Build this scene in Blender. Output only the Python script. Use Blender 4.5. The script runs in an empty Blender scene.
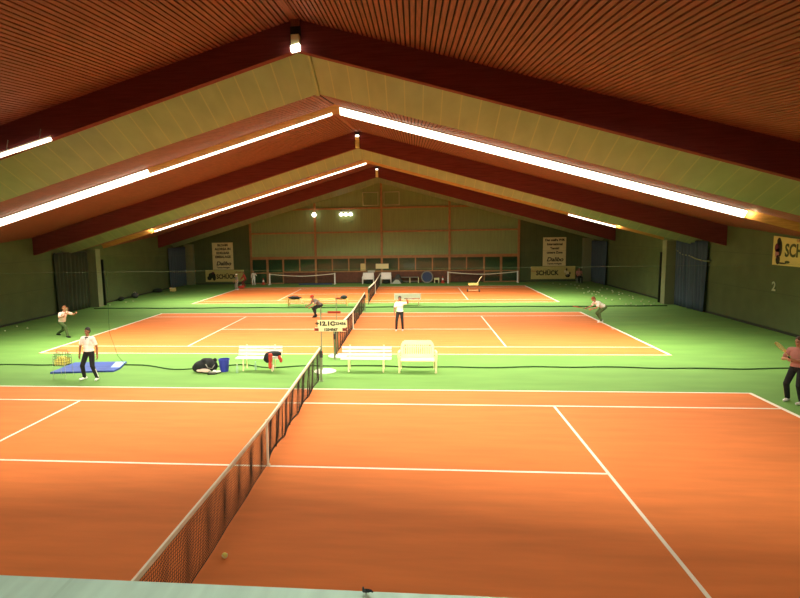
import bpy, bmesh, math, random
from mathutils import Vector, Matrix
random.seed(7)
PI = math.pi
SC = bpy.context.scene
COL = SC.collection

# ------------------------------------------------------------------ materials
def lin(c):
    c /= 255.0
    return c/12.92 if c <= 0.04045 else ((c+0.055)/1.055)**2.4
def rgb(r, g, b): return (lin(r), lin(g), lin(b), 1.0)

def mat(name, col, rough=0.6, noise=0.0, scale=8.0, stretch=(1, 1, 1), metal=0.0, bump=0.0):
    m = bpy.data.materials.new(name); m.use_nodes = True
    nt = m.node_tree; b = nt.nodes['Principled BSDF']
    b.inputs['Roughness'].default_value = rough; b.inputs['Metallic'].default_value = metal
    b.inputs['Specular IOR Level'].default_value = 0.3
    tc = nt.nodes.new('ShaderNodeTexCoord'); mp = nt.nodes.new('ShaderNodeMapping')
    mp.inputs['Scale'].default_value = stretch
    nz = nt.nodes.new('ShaderNodeTexNoise'); nz.inputs['Scale'].default_value = scale; nz.inputs['Detail'].default_value = 4
    nt.links.new(tc.outputs['Object'], mp.inputs['Vector']); nt.links.new(mp.outputs['Vector'], nz.inputs['Vector'])
    cr = nt.nodes.new('ShaderNodeValToRGB')
    n = max(noise, 0.02)
    cr.color_ramp.elements[0].color = tuple(x*(1-n) for x in col[:3])+(1,)
    cr.color_ramp.elements[1].color = tuple(min(1, x*(1+n)) for x in col[:3])+(1,)
    cr.color_ramp.elements[0].position = 0.3; cr.color_ramp.elements[1].position = 0.7
    nt.links.new(nz.outputs['Fac'], cr.inputs['Fac']); nt.links.new(cr.outputs['Color'], b.inputs['Base Color'])
    if bump:
        bp = nt.nodes.new('ShaderNodeBump'); bp.inputs['Strength'].default_value = bump; bp.inputs['Distance'].default_value = 0.02
        nt.links.new(nz.outputs['Fac'], bp.inputs['Height']); nt.links.new(bp.outputs['Normal'], b.inputs['Normal'])
    return m

def seams(m, axis, pitch, width, dark):
    """thin regular joint lines across a material, along one object axis"""
    nt = m.node_tree; b = nt.nodes['Principled BSDF']
    src = b.inputs['Base Color'].links[0].from_socket
    tc = nt.nodes.new('ShaderNodeTexCoord'); sx = nt.nodes.new('ShaderNodeSeparateXYZ')
    nt.links.new(tc.outputs['Object'], sx.inputs[0])
    dv = nt.nodes.new('ShaderNodeMath'); dv.operation = 'DIVIDE'; dv.inputs[1].default_value = pitch
    nt.links.new(sx.outputs[axis], dv.inputs[0])
    fr = nt.nodes.new('ShaderNodeMath'); fr.operation = 'FRACT'; nt.links.new(dv.outputs[0], fr.inputs[0])
    lt = nt.nodes.new('ShaderNodeMath'); lt.operation = 'LESS_THAN'; lt.inputs[1].default_value = width/pitch
    nt.links.new(fr.outputs[0], lt.inputs[0])
    mx = nt.nodes.new('ShaderNodeMix'); mx.data_type = 'RGBA'
    nt.links.new(lt.outputs[0], mx.inputs['Factor']); nt.links.new(src, mx.inputs['A']); mx.inputs['B'].default_value = dark
    nt.links.new(mx.outputs['Result'], b.inputs['Base Color'])
    return m

def emis(name, col, s):
    m = bpy.data.materials.new(name); m.use_nodes = True
    b = m.node_tree.nodes['Principled BSDF']
    b.inputs['Base Color'].default_value = (0.8, 0.8, 0.8, 1)
    b.inputs['Emission Color'].default_value = col; b.inputs['Emission Strength'].default_value = s
    return m

def sheer(name, col, alpha):
    m = bpy.data.materials.new(name); m.use_nodes = True
    b = m.node_tree.nodes['Principled BSDF']
    b.inputs['Base Color'].default_value = col; b.inputs['Alpha'].default_value = alpha; b.inputs['Roughness'].default_value = 0.9
    b.inputs['Specular IOR Level'].default_value = 0.0
    return m

def glass(name, col, rough=0.05):
    m = mat(name, col, rough); m.node_tree.nodes['Principled BSDF'].inputs['Specular IOR Level'].default_value = 0.6
    return m

TUBE = 5.0
M = {}
M['green'] = mat('green_carpet', (0.135, 0.275, 0.056, 1), 0.85, 0.10, 1.3, (0.35, 1.2, 1))
M['clay'] = mat('orange_carpet', (0.66, 0.178, 0.038, 1), 0.85, 0.09, 1.6, (0.35, 2.2, 1))
M['line'] = mat('white_line', (0.83, 0.76, 0.62, 1), 0.7, 0.03)
M['slat'] = mat('wood_slat', (0.20, 0.058, 0.032, 1), 0.6, 0.28, 5.0, (6.0, 0.35, 1))
M['slatback'] = mat('slat_backing', (0.012, 0.006, 0.004, 1), 0.9)
M['beam'] = mat('red_glulam', (0.15, 0.034, 0.032, 1), 0.85, 0.22, 3.0, (0.4, 4, 9.0))
M['beam'].node_tree.nodes['Principled BSDF'].inputs['Specular IOR Level'].default_value = 0.1
M['panel'] = seams(mat('roof_panel', (0.20, 0.245, 0.145, 1), 0.35, 0.10, 2.0, (1, .3, 1)), 'X', 0.52, 0.035, (0.27, 0.29, 0.15, 1))
M['wall'] = seams(mat('wall_panel', (0.086, 0.112, 0.038, 1), 0.8, 0.10, 1.2), 'Z', 1.62, 0.02, (0.055, 0.072, 0.03, 1))
M['wallend'] = seams(mat('end_wall_panel', (0.085, 0.115, 0.042, 1), 0.8, 0.08, 1.2), 'X', 0.5, 0.02, (0.06, 0.08, 0.035, 1))
M['clad'] = seams(mat('wall_cladding', (0.22, 0.30, 0.115, 1), 0.6, 0.10, 2.0, (4, 1, .3)), 'X', 0.3, 0.03, (0.21, 0.26, 0.11, 1))
M['timber'] = mat('frame_timber', (0.34, 0.175, 0.066, 1), 0.6, 0.15, 4.0)
M['dado'] = seams(mat('dado_board', (0.13, 0.042, 0.022, 1), 0.6, 0.2, 4.0), 'X', 0.12, 0.012, (0.07, 0.02, 0.01, 1))
M['glass'] = glass('dark_glass', (0.018, 0.042, 0.018, 1), 0.08)
M['pil'] = mat('pilaster', (0.20, 0.22, 0.11, 1), 0.8, 0.06, 2.0)
M['baseb'] = mat('baseboard', (0.03, 0.035, 0.018, 1), 0.7)
M['curt_o'] = mat('olive_curtain', (0.045, 0.054, 0.028, 1), 0.9, 0.15, 3, (1, 4, .3))
M['curt_b'] = mat('blue_curtain', (0.052, 0.076, 0.098, 1), 0.9, 0.15, 3, (1, 4, .3))
M['curt_d'] = mat('dark_curtain', (0.022, 0.028, 0.014, 1), 0.9)
M['rail'] = seams(mat('green_parapet', (0.46, 0.60, 0.47, 1), 0.7, 0.10, 6.0, (3, .5, 1)), 'X', 1.9, 0.012, (0.40, 0.52, 0.40, 1))
M['lamp'] = emis('lamp_white', (1.0, 0.90, 0.66, 1), TUBE)
M['lampsoft'] = emis('lamp_soft', (1.0, 0.93, 0.75, 1), 5.0)
M['coveboard'] = mat('cove_board', (0.42, 0.20, 0.07, 1), 0.6, 0.2, 4, (.4, 3, 5))
M['white'] = mat('white_paint', (0.85, 0.82, 0.72, 1), 0.5)
M['cream'] = mat('cream_plastic', (0.88, 0.77, 0.42, 1), 0.4)
M['palewood'] = mat('yellow_bench', (0.72, 0.56, 0.18, 1), 0.5)
M['steel'] = mat('galvanised', (0.42, 0.45, 0.36, 1), 0.4, metal=0.3)
M['pole'] = mat('net_post', (0.20, 0.24, 0.12, 1), 0.5)
M['net'] = mat('net_cord', (0.030, 0.020, 0.014, 1), 0.9)
M['tape'] = mat('net_tape', (0.84, 0.78, 0.60, 1), 0.7)
M['sheer'] = sheer('sheer_net', (0.03, 0.05, 0.02, 1), 0.05)
M['hem'] = mat('dark_hem', (0.026, 0.075, 0.016, 1), 0.9)
M['black'] = mat('black_cloth', (0.012, 0.013, 0.013, 1), 0.8, 0.3, 12)
M['dark'] = mat('dark_grey', (0.045, 0.045, 0.04, 1), 0.7)
M['grey'] = mat('grey_cloth', (0.22, 0.20, 0.16, 1), 0.8)
M['red'] = mat('red_cloth', (0.45, 0.045, 0.025, 1), 0.8)
M['dkred'] = mat('dark_red_cloth', (0.20, 0.03, 0.02, 1), 0.8)
M['blue'] = mat('blue_plastic', (0.035, 0.045, 0.32, 1), 0.5)
M['mat'] = mat('blue_mat', (0.045, 0.085, 0.33, 1), 0.6, 0.08, 2)
M['matlight'] = mat('pale_mat', (0.32, 0.45, 0.62, 1), 0.6)
M['ball'] = mat('ball_felt', (0.80, 0.74, 0.20, 1), 0.9)
M['ballw'] = mat('worn_ball_felt', (0.62, 0.66, 0.36, 1), 0.9)
M['skin'] = mat('skin', (0.42, 0.20, 0.11, 1), 0.6)
M['skind'] = mat('tanned_skin', (0.26, 0.12, 0.06, 1), 0.6)
M['hair'] = mat('brown_hair', (0.07, 0.035, 0.016, 1), 0.7)
M['hairred'] = mat('auburn_hair', (0.22, 0.08, 0.03, 1), 0.7)
M['hairblk'] = mat('black_hair', (0.02, 0.016, 0.012, 1), 0.7)
M['pink'] = mat('pink_cloth', (0.46, 0.20, 0.17, 1), 0.8)
M['palepink'] = mat('pale_pink_cloth', (0.70, 0.50, 0.42, 1), 0.8)
M['olivecloth'] = mat('olive_cloth', (0.07, 0.11, 0.035, 1), 0.9)
M['yellow'] = mat('yellow_board', (0.60, 0.50, 0.20, 1), 0.7)
M['banner'] = mat('banner_yellow', (0.58, 0.50, 0.15, 1), 0.7, 0.05, 2)
M['poster'] = mat('poster_cream', (0.74, 0.69, 0.36, 1), 0.7, 0.04, 2)
M['ink'] = mat('dark_ink', (0.030, 0.026, 0.012, 1), 0.7)
M['inkgreen'] = mat('green_ink', (0.06, 0.075, 0.02, 1), 0.7)
M['inkred'] = mat('red_ink', (0.40, 0.10, 0.04, 1), 0.7)
M['maroon'] = mat('maroon_ink', (0.14, 0.02, 0.04, 1), 0.7)
M['pinkink'] = mat('pink_ink', (0.44, 0.20, 0.16, 1), 0.7)
M['eye'] = mat('eye_dark', (0.02, 0.015, 0.01, 1), 0.3)
M['bottle'] = sheer('clear_bottle', (0.45, 0.65, 0.45, 1), 0.55)
M['discblue'] = mat('disc_blue', (0.03, 0.045, 0.11, 1), 0.6)
M['numeral'] = mat('pale_numeral', (0.45, 0.47, 0.30, 1), 0.7)

# ------------------------------------------------------------------ mesh builder
class MB:
    def __init__(s): s.v = []; s.f = []
    def add(s, vs, fs):
        o = len(s.v); s.v += [tuple(v) for v in vs]; s.f += [tuple(i+o for i in f) for f in fs]; return s
    def box(s, x0, x1, y0, y1, z0, z1):
        return s.add([(x0,y0,z0),(x1,y0,z0),(x1,y1,z0),(x0,y1,z0),(x0,y0,z1),(x1,y0,z1),(x1,y1,z1),(x0,y1,z1)],
                     [(0,3,2,1),(4,5,6,7),(0,1,5,4),(1,2,6,5),(2,3,7,6),(3,0,4,7)])
    def hexa(s, p):   # eight points, bottom four ccw then top four
        return s.add(p, [(0,3,2,1),(4,5,6,7),(0,1,5,4),(1,2,6,5),(2,3,7,6),(3,0,4,7)])
    def tube(s, pts, r, n=8, cap=True, ry=None):
        pts = [Vector(p) for p in pts]; o = len(s.v); k = len(pts)
        rs = r if isinstance(r, (list, tuple)) else [r]*k
        up = None
        for i, p in enumerate(pts):
            d = (pts[min(i+1, k-1)]-pts[max(i-1, 0)]).normalized()
            a = d.cross(Vector((0, 0, 1)))
            if a.length < 1e-3: a = d.cross(Vector((1, 0, 0)))
            a.normalize(); b = a.cross(d).normalized()
            if up is not None and a.dot(up) < 0: a, b = -a, -b
            up = a
            for j in range(n):
                t = 2*PI*(j+0.5)/n
                s.v.append(tuple(p+a*(math.cos(t)*rs[i])+b*(math.sin(t)*(ry if ry else rs[i]))))
        for i in range(k-1):
            for j in range(n):
                q = (j+1) % n
                s.f.append((o+i*n+j, o+i*n+q, o+(i+1)*n+q, o+(i+1)*n+j))
        if cap:
            s.f.append(tuple(o+j for j in range(n))[::-1]); s.f.append(tuple(o+(k-1)*n+j for j in range(n)))
        return s
    def lathe(s, prof, n=20, c=(0, 0, 0)):
        o = len(s.v)
        for r, z in prof:
            for j in range(n):
                t = 2*PI*j/n; s.v.append((c[0]+r*math.cos(t), c[1]+r*math.sin(t), c[2]+z))
        for i in range(len(prof)-1):
            for j in range(n):
                q = (j+1) % n; s.f.append((o+i*n+j, o+i*n+q, o+(i+1)*n+q, o+(i+1)*n+j))
        s.f.append(tuple(o+j for j in range(n))[::-1]); s.f.append(tuple(o+(len(prof)-1)*n+j for j in range(n)))
        return s
    def ell(s, c, r, rot=None, n=14, m=9, fn=None):
        vs = []; fs = []
        for i in range(m+1):
            ph = -PI/2+PI*i/m
            for j in range(n):
                t = 2*PI*j/n
                p = Vector((math.cos(ph)*math.cos(t)*r[0], math.cos(ph)*math.sin(t)*r[1], math.sin(ph)*r[2]))
                if fn: p = fn(p)
                if rot is not None: p = rot @ p
                vs.append(p+Vector(c))
        for i in range(m):
            for j in range(n):
                q = (j+1) % n; fs.append((i*n+j, i*n+q, (i+1)*n+q, (i+1)*n+j))
        return s.add(vs, fs)
    def cap(s, a, b, ra, rb, n=12):   # tapered capsule
        a = Vector(a); b = Vector(b); d = b-a; L = d.length
        if L < 1e-5: return s.ell(a, (ra, ra, ra))
        d.normalize(); x = d.orthogonal().normalized(); y = d.cross(x)
        rings = []
        for t in (-90, -65, -40, -15): rings.append((ra*math.sin(math.radians(t)), ra*math.cos(math.radians(t))))
        rings2 = []
        for t in (15, 40, 65, 90): rings2.append((L+rb*math.sin(math.radians(t)), rb*math.cos(math.radians(t))))
        o = len(s.v); R = rings+rings2
        for h, r in R:
            r = max(r, 1e-4)
            for j in range(n):
                t = 2*PI*j/n; s.v.append(tuple(a+d*h+x*(r*math.cos(t))+y*(r*math.sin(t))))
        for i in range(len(R)-1):
            for j in range(n):
                q = (j+1) % n; s.f.append((o+i*n+j, o+i*n+q, o+(i+1)*n+q, o+(i+1)*n+j))
        s.f.append(tuple(o+j for j in range(n))[::-1]); s.f.append(tuple(o+(len(R)-1)*n+j for j in range(n)))
        return s
    def prism(s, poly, z0, z1, mp=None):
        n = len(poly); vs = [(x, y, z0) for x, y in poly]+[(x, y, z1) for x, y in poly]
        if mp: vs = [mp(*v) for v in vs]
        return s.add(vs, [tuple(range(n))[::-1], tuple(range(n, 2*n))]+[(i, (i+1) % n, n+(i+1) % n, n+i) for i in range(n)])
    def build(s, name, m, parent=None, smooth=False, bevel=0.0, fix=True):
        me = bpy.data.meshes.new(name); me.from_pydata(s.v, [], s.f); me.update()
        if fix:
            bm = bmesh.new(); bm.from_mesh(me); bmesh.ops.recalc_face_normals(bm, faces=bm.faces); bm.to_mesh(me); bm.free()
        if smooth:
            for p in me.polygons: p.use_smooth = True
        me.materials.append(M[m] if isinstance(m, str) else m)
        o = bpy.data.objects.new(name, me); COL.objects.link(o)
        if parent is not None: o.parent = parent
        if bevel:
            b = o.modifiers.new('bevel', 'BEVEL'); b.width = bevel; b.segments = 2
        return o

def tag(o, label=None, cat=None, group=None, kind=None):
    if label: o['label'] = label
    if cat: o['category'] = cat
    if group: o['group'] = group
    if kind: o['kind'] = kind
    return o
def thing(name, label, cat, loc=(0, 0, 0), rz=0.0, group=None):
    o = bpy.data.objects.new(name, None); o.empty_display_size = 0.1; COL.objects.link(o)
    o.location = loc; o.rotation_euler = (0, 0, rz)
    return tag(o, label, cat, group)
def struct(o): o['kind'] = 'structure'; return o
def copy_tree(o, parent=None):
    c = o.copy(); COL.objects.link(c)
    if parent is not None: c.parent = parent
    for ch in list(o.children): copy_tree(ch, c)
    return c

def bake(o, mods):
    """evaluate modifiers into plain mesh data"""
    for kind, kw in mods:
        md = o.modifiers.new(kind.lower(), kind)
        for k, v in kw.items(): setattr(md, k, v)
    dg = bpy.context.evaluated_depsgraph_get(); dg.update()
    me = bpy.data.meshes.new_from_object(o.evaluated_get(dg))
    o.modifiers.clear(); o.data = me
    for p in me.polygons: p.use_smooth = True
    return o

def text(name, s, size, m, parent, mw, align='CENTER', ext=0.004, shear=0.0, bold=0.0, sx=1.0):
    cu = bpy.data.curves.new(name, 'FONT'); cu.body = s; cu.size = size; cu.align_x = align; cu.align_y = 'CENTER'
    cu.extrude = ext; cu.shear = shear; cu.offset = bold; cu.resolution_u = 3
    t = bpy.data.objects.new('tmp', cu); COL.objects.link(t)
    dg = bpy.context.evaluated_depsgraph_get(); dg.update()
    me = bpy.data.meshes.new_from_object(t.evaluated_get(dg))
    bpy.data.objects.remove(t)
    me.transform(mw @ Matrix.Diagonal((sx, 1, 1, 1)))
    me.materials.clear(); me.materials.append(M[m])
    o = bpy.data.objects.new(name, me); COL.objects.link(o); o.parent = parent
    return o
def frame_m(c, X, Z=(0, 0, 1)):
    X = Vector(X).normalized(); Zv = Vector(Z).normalized(); N = X.cross(Zv)
    m = Matrix.Identity(4)
    for i in range(3): m[i][0] = X[i]; m[i][1] = Zv[i]; m[i][2] = N[i]; m[i][3] = c[i]
    return m

# ------------------------------------------------------------------ camera
cam = bpy.data.cameras.new('camera'); co = bpy.data.objects.new('camera', cam); COL.objects.link(co); SC.camera = co
yaw, pitch, roll, F = -0.0978, -0.1173, -0.0174, 565.4353
fw = Vector((math.sin(yaw)*math.cos(pitch), math.cos(yaw)*math.cos(pitch), math.sin(pitch)))
rt = Vector((math.cos(yaw), -math.sin(yaw), 0)); upv = rt.cross(fw)
rt, upv = math.cos(roll)*rt+math.sin(roll)*upv, -math.sin(roll)*rt+math.cos(roll)*upv
mw = Matrix.Identity(4)
for i in range(3): mw[i][0] = rt[i]; mw[i][1] = upv[i]; mw[i][2] = -fw[i]
mw[0][3], mw[1][3], mw[2][3] = 2.8457, -10.3609, 4.4885
co.matrix_world = mw
cam.sensor_width = 36; cam.lens = F*36/800; cam.shift_x = 41.15/800; cam.shift_y = 0.9/800; cam.clip_end = 200

# ------------------------------------------------------------------ dimensions
WX, Y0, Y1 = 18.3, -11.75, 40.5
K = 0.283
BEAMS = [-11.5, 4.0, 19.4, 35.0]
CY = [0.0, 15.777, 31.337]

# ------------------------------------------------------------------ floor and courts
f = struct(MB().box(-WX, WX, Y0, Y1, -0.1, 0).build('floor', 'green'))
for cy in CY:
    c = MB().box(-11.93, 11.93, cy-5.53, cy+5.53, 0.0, 0.006).build('tennis_court', 'clay'); struct(c)
    L = lambda x0, x1, y0, y1: MB().box(x0, x1, cy+y0, cy+y1, 0.006, 0.010).build('court_line', 'line', c)
    w = 0.03
    for s in (-1, 1):
        L(-11.885, 11.885, s*5.485-w, s*5.485+w); L(-11.885, 11.885, s*4.115-w, s*4.115+w)
        L(s*11.885-0.05, s*11.885+0.05, -5.515, 5.515); L(s*6.4-w, s*6.4+w, -4.115, 4.115)
        L(s*11.885-0.06-s*0.12, s*11.885+0.06-s*0.12, -0.03, 0.03)
    L(-6.4, 6.4, -w, w)

# ------------------------------------------------------------------ walls
for s, nm in ((-1, 'wall_left'), (1, 'wall_right')):
    struct(MB().box(min(s*WX, s*(WX+0.2)), max(s*WX, s*(WX+0.2)), Y0, Y1, 0, 5.4).build(nm, 'wall'))
    struct(MB().box(min(s*WX, s*(WX-0.05)), max(s*WX, s*(WX-0.05)), Y0, Y1, 0, 0.10).build('baseboard_left' if s < 0 else 'baseboard_right', 'baseb'))
    struct(MB().box(min(s*18.3, s*17.55), max(s*18.3, s*17.55), 24.35, 24.9, 0, 3.75).build('pilaster', 'pil'))
    struct(MB().box(min(s*18.25, s*17.4), max(s*18.25, s*17.4), 40.15, 40.5, 0, 3.75).build('pilaster', 'pil'))
    # the far wall beyond the glazed part
    m = MB()
    x0, x1 = (12.08, WX) if s > 0 else (-WX, -12.08)
    m.add([(x0, Y1, 0), (x1, Y1, 0), (x1, Y1, 9.6-K*abs(x1)), (x0, Y1, 9.6-K*abs(x0)),
           (x0, Y1+0.2, 0), (x1, Y1+0.2, 0), (x1, Y1+0.2, 9.6-K*abs(x1)), (x0, Y1+0.2, 9.6-K*abs(x0))],
          [(0, 1, 2, 3), (5, 4, 7, 6), (0, 4, 5, 1), (1, 5, 6, 2), (2, 6, 7, 3), (3, 7, 4, 0)])
    struct(m.build('wall_far', 'wallend'))
m = MB()
m.prism([(-12.08, 2.45), (12.08, 2.45), (12.08, 9.6-K*12.08), (0, 9.6), (-12.08, 9.6-K*12.08)], 0, 0.2, lambda x, y, z: (x, Y1+0.03+z, y))
struct(m.build('wall_far', 'clad'))
struct(MB().box(-WX, WX, 40.44, 40.5, 0, 0.08).build('baseboard_far', 'baseb'))
wn = struct(MB().box(-WX-0.2, WX+0.2, Y0-0.2, Y0, 0, 10.6).build('wall_near', 'wall'))
# timber frame of the glazed far wall: posts, rails
for x in (-12, -6, 0, 6, 12):
    struct(MB().box(x-0.09, x+0.09, 40.36, 40.52, 0, 9.5-K*abs(x)-0.02).build('trim_1', 'timber'))
for z, xm in ((2.4, 12), (4.6, 12), (6.7, 9.2)):
    for a in (-12, -6, 0, 6):
        b0, b1 = max(a+0.09, -xm), min(a+5.91, xm)
        struct(MB().box(b0, b1, 40.40, 40.54, z-0.075, z+0.075).build('trim_2', 'timber'))
# glazing band: 1.5 m bays; doors at both outer ends
n = 0
for i in range(16):
    x0 = -12+1.5*i; x1 = x0+1.5
    door = i in (0, 1, 14, 15)
    n += 1
    fr = MB(); t = 0.10 if door else 0.05
    zb = 0.0 if door else 1.02
    fr.box(x0, x0+t, 40.42, 40.54, zb, 2.33).box(x1-t, x1, 40.42, 40.54, zb, 2.33)
    fr.box(x0+t, x1-t, 40.42, 40.54, 2.23, 2.33).box(x0+t, x1-t, 40.42, 40.54, zb, zb+0.10)
    nm = 'door_%d' % n if door else 'window_%d' % n
    o = struct(fr.build(nm, 'timber'))
    if door: MB().box(x0+t, x1-t, 40.42, 40.52, 0.95, 1.05).build('crossbar', 'timber', o)
    MB().box(x0+t, x1-t, 40.47, 40.50, zb+0.10, 2.23).build('pane', 'glass', o)
    if not door: struct(MB().box(x0, x1, 40.45, 40.55, 0, 1.02).build('trim_3', 'dado'))
for x0 in (-1.65, 0.22):
    t = thing('air_vent', 'square pale-framed vent high on the far gable wall, %s of the ridge post' % ('left' if x0 < 0 else 'right'), 'vent', (x0+0.7, 40.5, 6.9), 0)
    fr = MB().box(-0.7, 0.7, -0.06, 0.03, 0, 0.06).box(-0.7, 0.7, -0.06, 0.03, 1.14, 1.2).box(-0.7, -0.64, -0.06, 0.03, 0.06, 1.14).box(0.64, 0.7, -0.06, 0.03, 0.06, 1.14)
    fr.build('frame', 'numeral', t)
    g = MB()
    for k in range(9): g.box(-0.64, 0.64, -0.03, 0.02, 0.09+k*0.118, 0.17+k*0.118)
    g.build('louvre', 'clad', t)

# parapet of the viewing gallery at the near end
struct(MB().box(-WX, WX, -9.12, -9.0, 0, 3.50).box(-WX, WX, Y0, -9.12, 2.75, 2.9).build('wall_gallery', 'rail'))
struct(MB().box(-WX, WX, -9.62, -8.99, 3.50, 3.56).build('gallery_ledge', 'rail'))
cl = thing('clamp', 'small black clamp on a thin post at the edge of the pale green parapet', 'clamp', (2.72, -9.02, 3.56))
MB().tube([(0, 0, 0), (0, 0, 0.05)], 0.006, 8).build('stem', 'steel', cl)
cl.scale = (0.42, 0.42, 0.42)
MB().tube([(-0.018, 0, 0.045), (-0.018, 0, 0.075)], 0.006).box(-0.02, 0.02, -0.008, 0.008, 0.045, 0.06).build('jaw', 'dark', cl)
MB().tube([(0.0, 0, 0.055), (0.03, -0.01, 0.06), (0.042, -0.01, 0.052)], [0.009, 0.008, 0.004]).build('screw_handle', 'black', cl)

# ------------------------------------------------------------------ roof
def rz_(yb, y):   # ridge height of the ceiling in the bay behind beam yb
    if y < yb+3.1: return 8.68+0.46*(yb+3.1-y)
    if y <= yb+7.0: return 8.68+(y-yb-3.1)*0.52/3.9
    return 8.95+(y-yb-7.25)*0.77/8.2
def slats(ya, za, yc, zc):
    """a field of narrow boards running along y, both slopes"""
    m = MB(); wd, pitch, th = 0.080, 0.115, 0.03
    for s in (-1, 1):
        k = 0
        while True:
            x0 = 0.05+k*pitch; x1 = x0+wd; k += 1
            if x1 > WX: break
            p = []
            for (y, z) in ((ya, za), (yc, zc)):
                p += [(s*x0, y, z-K*x0), (s*x1, y, z-K*x1), (s*x1, y, z-K*x1+th), (s*x0, y, z-K*x0+th)]
            m.add(p, [(0, 1, 5, 4), (1, 2, 6, 5), (3, 0, 4, 7), (0, 3, 2, 1), (4, 5, 6, 7)])
    return m
def sheet(ya, za, yc, zc, th):
    m = MB()
    for s in (-1, 1):
        x1 = WX+0.2
        p = [(0, ya, za), (s*x1, ya, za-K*x1), (s*x1, yc, zc-K*x1), (0, yc, zc)]
        m.hexa(p+[(a, b, c+th) for a, b, c in p])
    return m
for yb in BEAMS:
    # panel sloping down behind the beam
    ya, yc = yb+0.1, yb+3.1
    struct(sheet(ya, rz_(yb, ya), yc, rz_(yb, yc-1e-6), 0.06).build('ceiling', 'panel'))
    struct(MB().hexa([(-0.06, yb+.25, rz_(yb, yb+.25)-.06), (0.06, yb+.25, rz_(yb, yb+.25)-.06), (0.06, yc, 8.62), (-0.06, yc, 8.62),
                      (-0.06, yb+.25, rz_(yb, yb+.25)), (0.06, yb+.25, rz_(yb, yb+.25)), (0.06, yc, 8.68), (-0.06, yc, 8.68)]).build('trim_4', 'panel'))
    e1 = min(yb+7.0, Y1+0.1)
    struct(slats(yc, 8.68, e1, rz_(yb, e1)).build('ceiling', 'slat'))
    struct(sheet(yc, 8.73, e1, rz_(yb, e1)+0.05, 0.03).build('ceiling', 'slatback'))
    if yb > 30: continue
    # slanting cove board
    m = MB(); za, zc = rz_(yb, yb+7.0)+0.03, 8.93
    for s in (-1, 1):
        x1 = WX
        m.hexa([(s*0.0, yb+7.0, za), (s*x1, yb+7.0, za-K*x1), (s*x1, yb+7.25, zc-K*x1), (0, yb+7.25, zc),
                (s*0.0, yb+7.05, za+.05), (s*x1, yb+7.05, za+.05-K*x1), (s*x1, yb+7.30, zc+.05-K*x1), (0, yb+7.30, zc+.05)])
    struct(m.build('trim_5', 'coveboard'))
    struct(slats(yb+7.25, 8.95, yb+15.5, rz_(yb, yb+15.5)).build('ceiling', 'slat'))
    struct(sheet(yb+7.25, 9.0, yb+15.5, rz_(yb, yb+15.5)+0.05, 0.03).build('ceiling', 'slatback'))
    struct(MB().hexa([(-0.07, yb+7.3, 8.93), (0.07, yb+7.3, 8.93), (0.07, yb+15.4, 9.68), (-0.07, yb+15.4, 9.68),
                      (-0.07, yb+7.3, 8.97), (0.07, yb+7.3, 8.97), (0.07, yb+15.4, 9.74), (-0.07, yb+15.4, 9.74)]).build('trim_6', 'slat'))
struct(sheet(Y0-0.2, 10.6, Y1+0.3, 10.6, 0.1).build('roof', 'slatback'))
for yb in BEAMS:
    for s in (-1, 1):
        x1 = 18.28; y0, y1 = yb, yb+0.24
        zb = lambda x: (9.0 if yb < 10 else 8.87)-0.290*x
        zt = lambda x: 10.25-0.283*x
        p = [(0, y0, zb(0)), (s*x1, y0, zb(x1)), (s*x1, y1, zb(x1)), (0, y1, zb(0)), (0, y0, zt(0)), (s*x1, y0, zt(x1)), (s*x1, y1, zt(x1)), (0, y1, zt(0))]
        struct(MB().hexa(p).build('roof_beam', 'beam'))

# ------------------------------------------------------------------ lights in the coves
def cove_light(yb, s, xa, xb, kind, label, group):
    """one slanting fluorescent batten lying on the cove board"""
    za = 9.19; zc = 8.95
    A = Vector((0, yb+7.0, za)); B = Vector((0, yb+7.25, zc)); nrm = Vector((0, -0.69, -0.72))
    t = thing('cove_light', label, 'lamp', (s*(xa+xb)/2, yb+7.1, 9.05-K*(xa+xb)/2), 0, group)
    o = Vector(t.location)
    def q(x, u, h):
        p = A+(B-A)*u+nrm*h; return Vector((s*x, p.y, p.z-K*x))-o
    def slab(u0, u1, h0, h1, xa, xb):
        return MB().hexa([q(xa, u0, h0), q(xb, u0, h0), q(xb, u1, h0), q(xa, u1, h0), q(xa, u0, h1), q(xb, u0, h1), q(xb, u1, h1), q(xa, u1, h1)])
    if kind == 'full':
        slab(0.06, 0.98, 0.005, 0.02, xa, xb).build('housing', 'white', t); slab(0.10, 0.96, 0.02, 0.06, xa+0.004, xb-0.004).build('diffuser', 'lamp', t)
    elif kind == 'half':
        slab(0.70, 1.0, 0.005, 0.02, xa, xb).build('housing', 'white', t); slab(0.72, 0.98, 0.02, 0.05, xa+0.004, xb-0.004).build('diffuser', 'lamp', t)
    else:
        slab(0.66, 0.98, 0.005, 0.02, xa, xb).build('housing', 'white', t); slab(0.68, 0.97, 0.02, 0.045, xa+0.004, xb-0.004).build('diffuser', 'lamp', t)
    return t
N = 10
for k in range(N):
    xa = 0.15+k*1.44; xb = xa+1.44
    cove_light(4.0, 1, xa, xb, 'full', 'glowing fluorescent batten of the long bright row in the right roof slope', 'fluorescent row right slope')
    if k < 5: cove_light(4.0, -1, xa, xb, 'half', 'thin fluorescent batten of the upper golden part of the left bright row', 'thin fluorescent row left slope')
    else: cove_light(4.0, -1, xa, xb, 'full', 'wide fluorescent batten of the lower white part of the left bright row', 'wide fluorescent row left slope')
    cove_light(19.4, -1, xa, xb, 'mid', 'far fluorescent batten of the thin line of light on the left, between two red beams', 'far fluorescent row left slope')
    if k > 7: cove_light(19.4, 1, xa+0.85, xb+0.85, 'mid', 'far fluorescent batten of the short line of light low on the right slope', 'far fluorescent row right slope')
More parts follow.
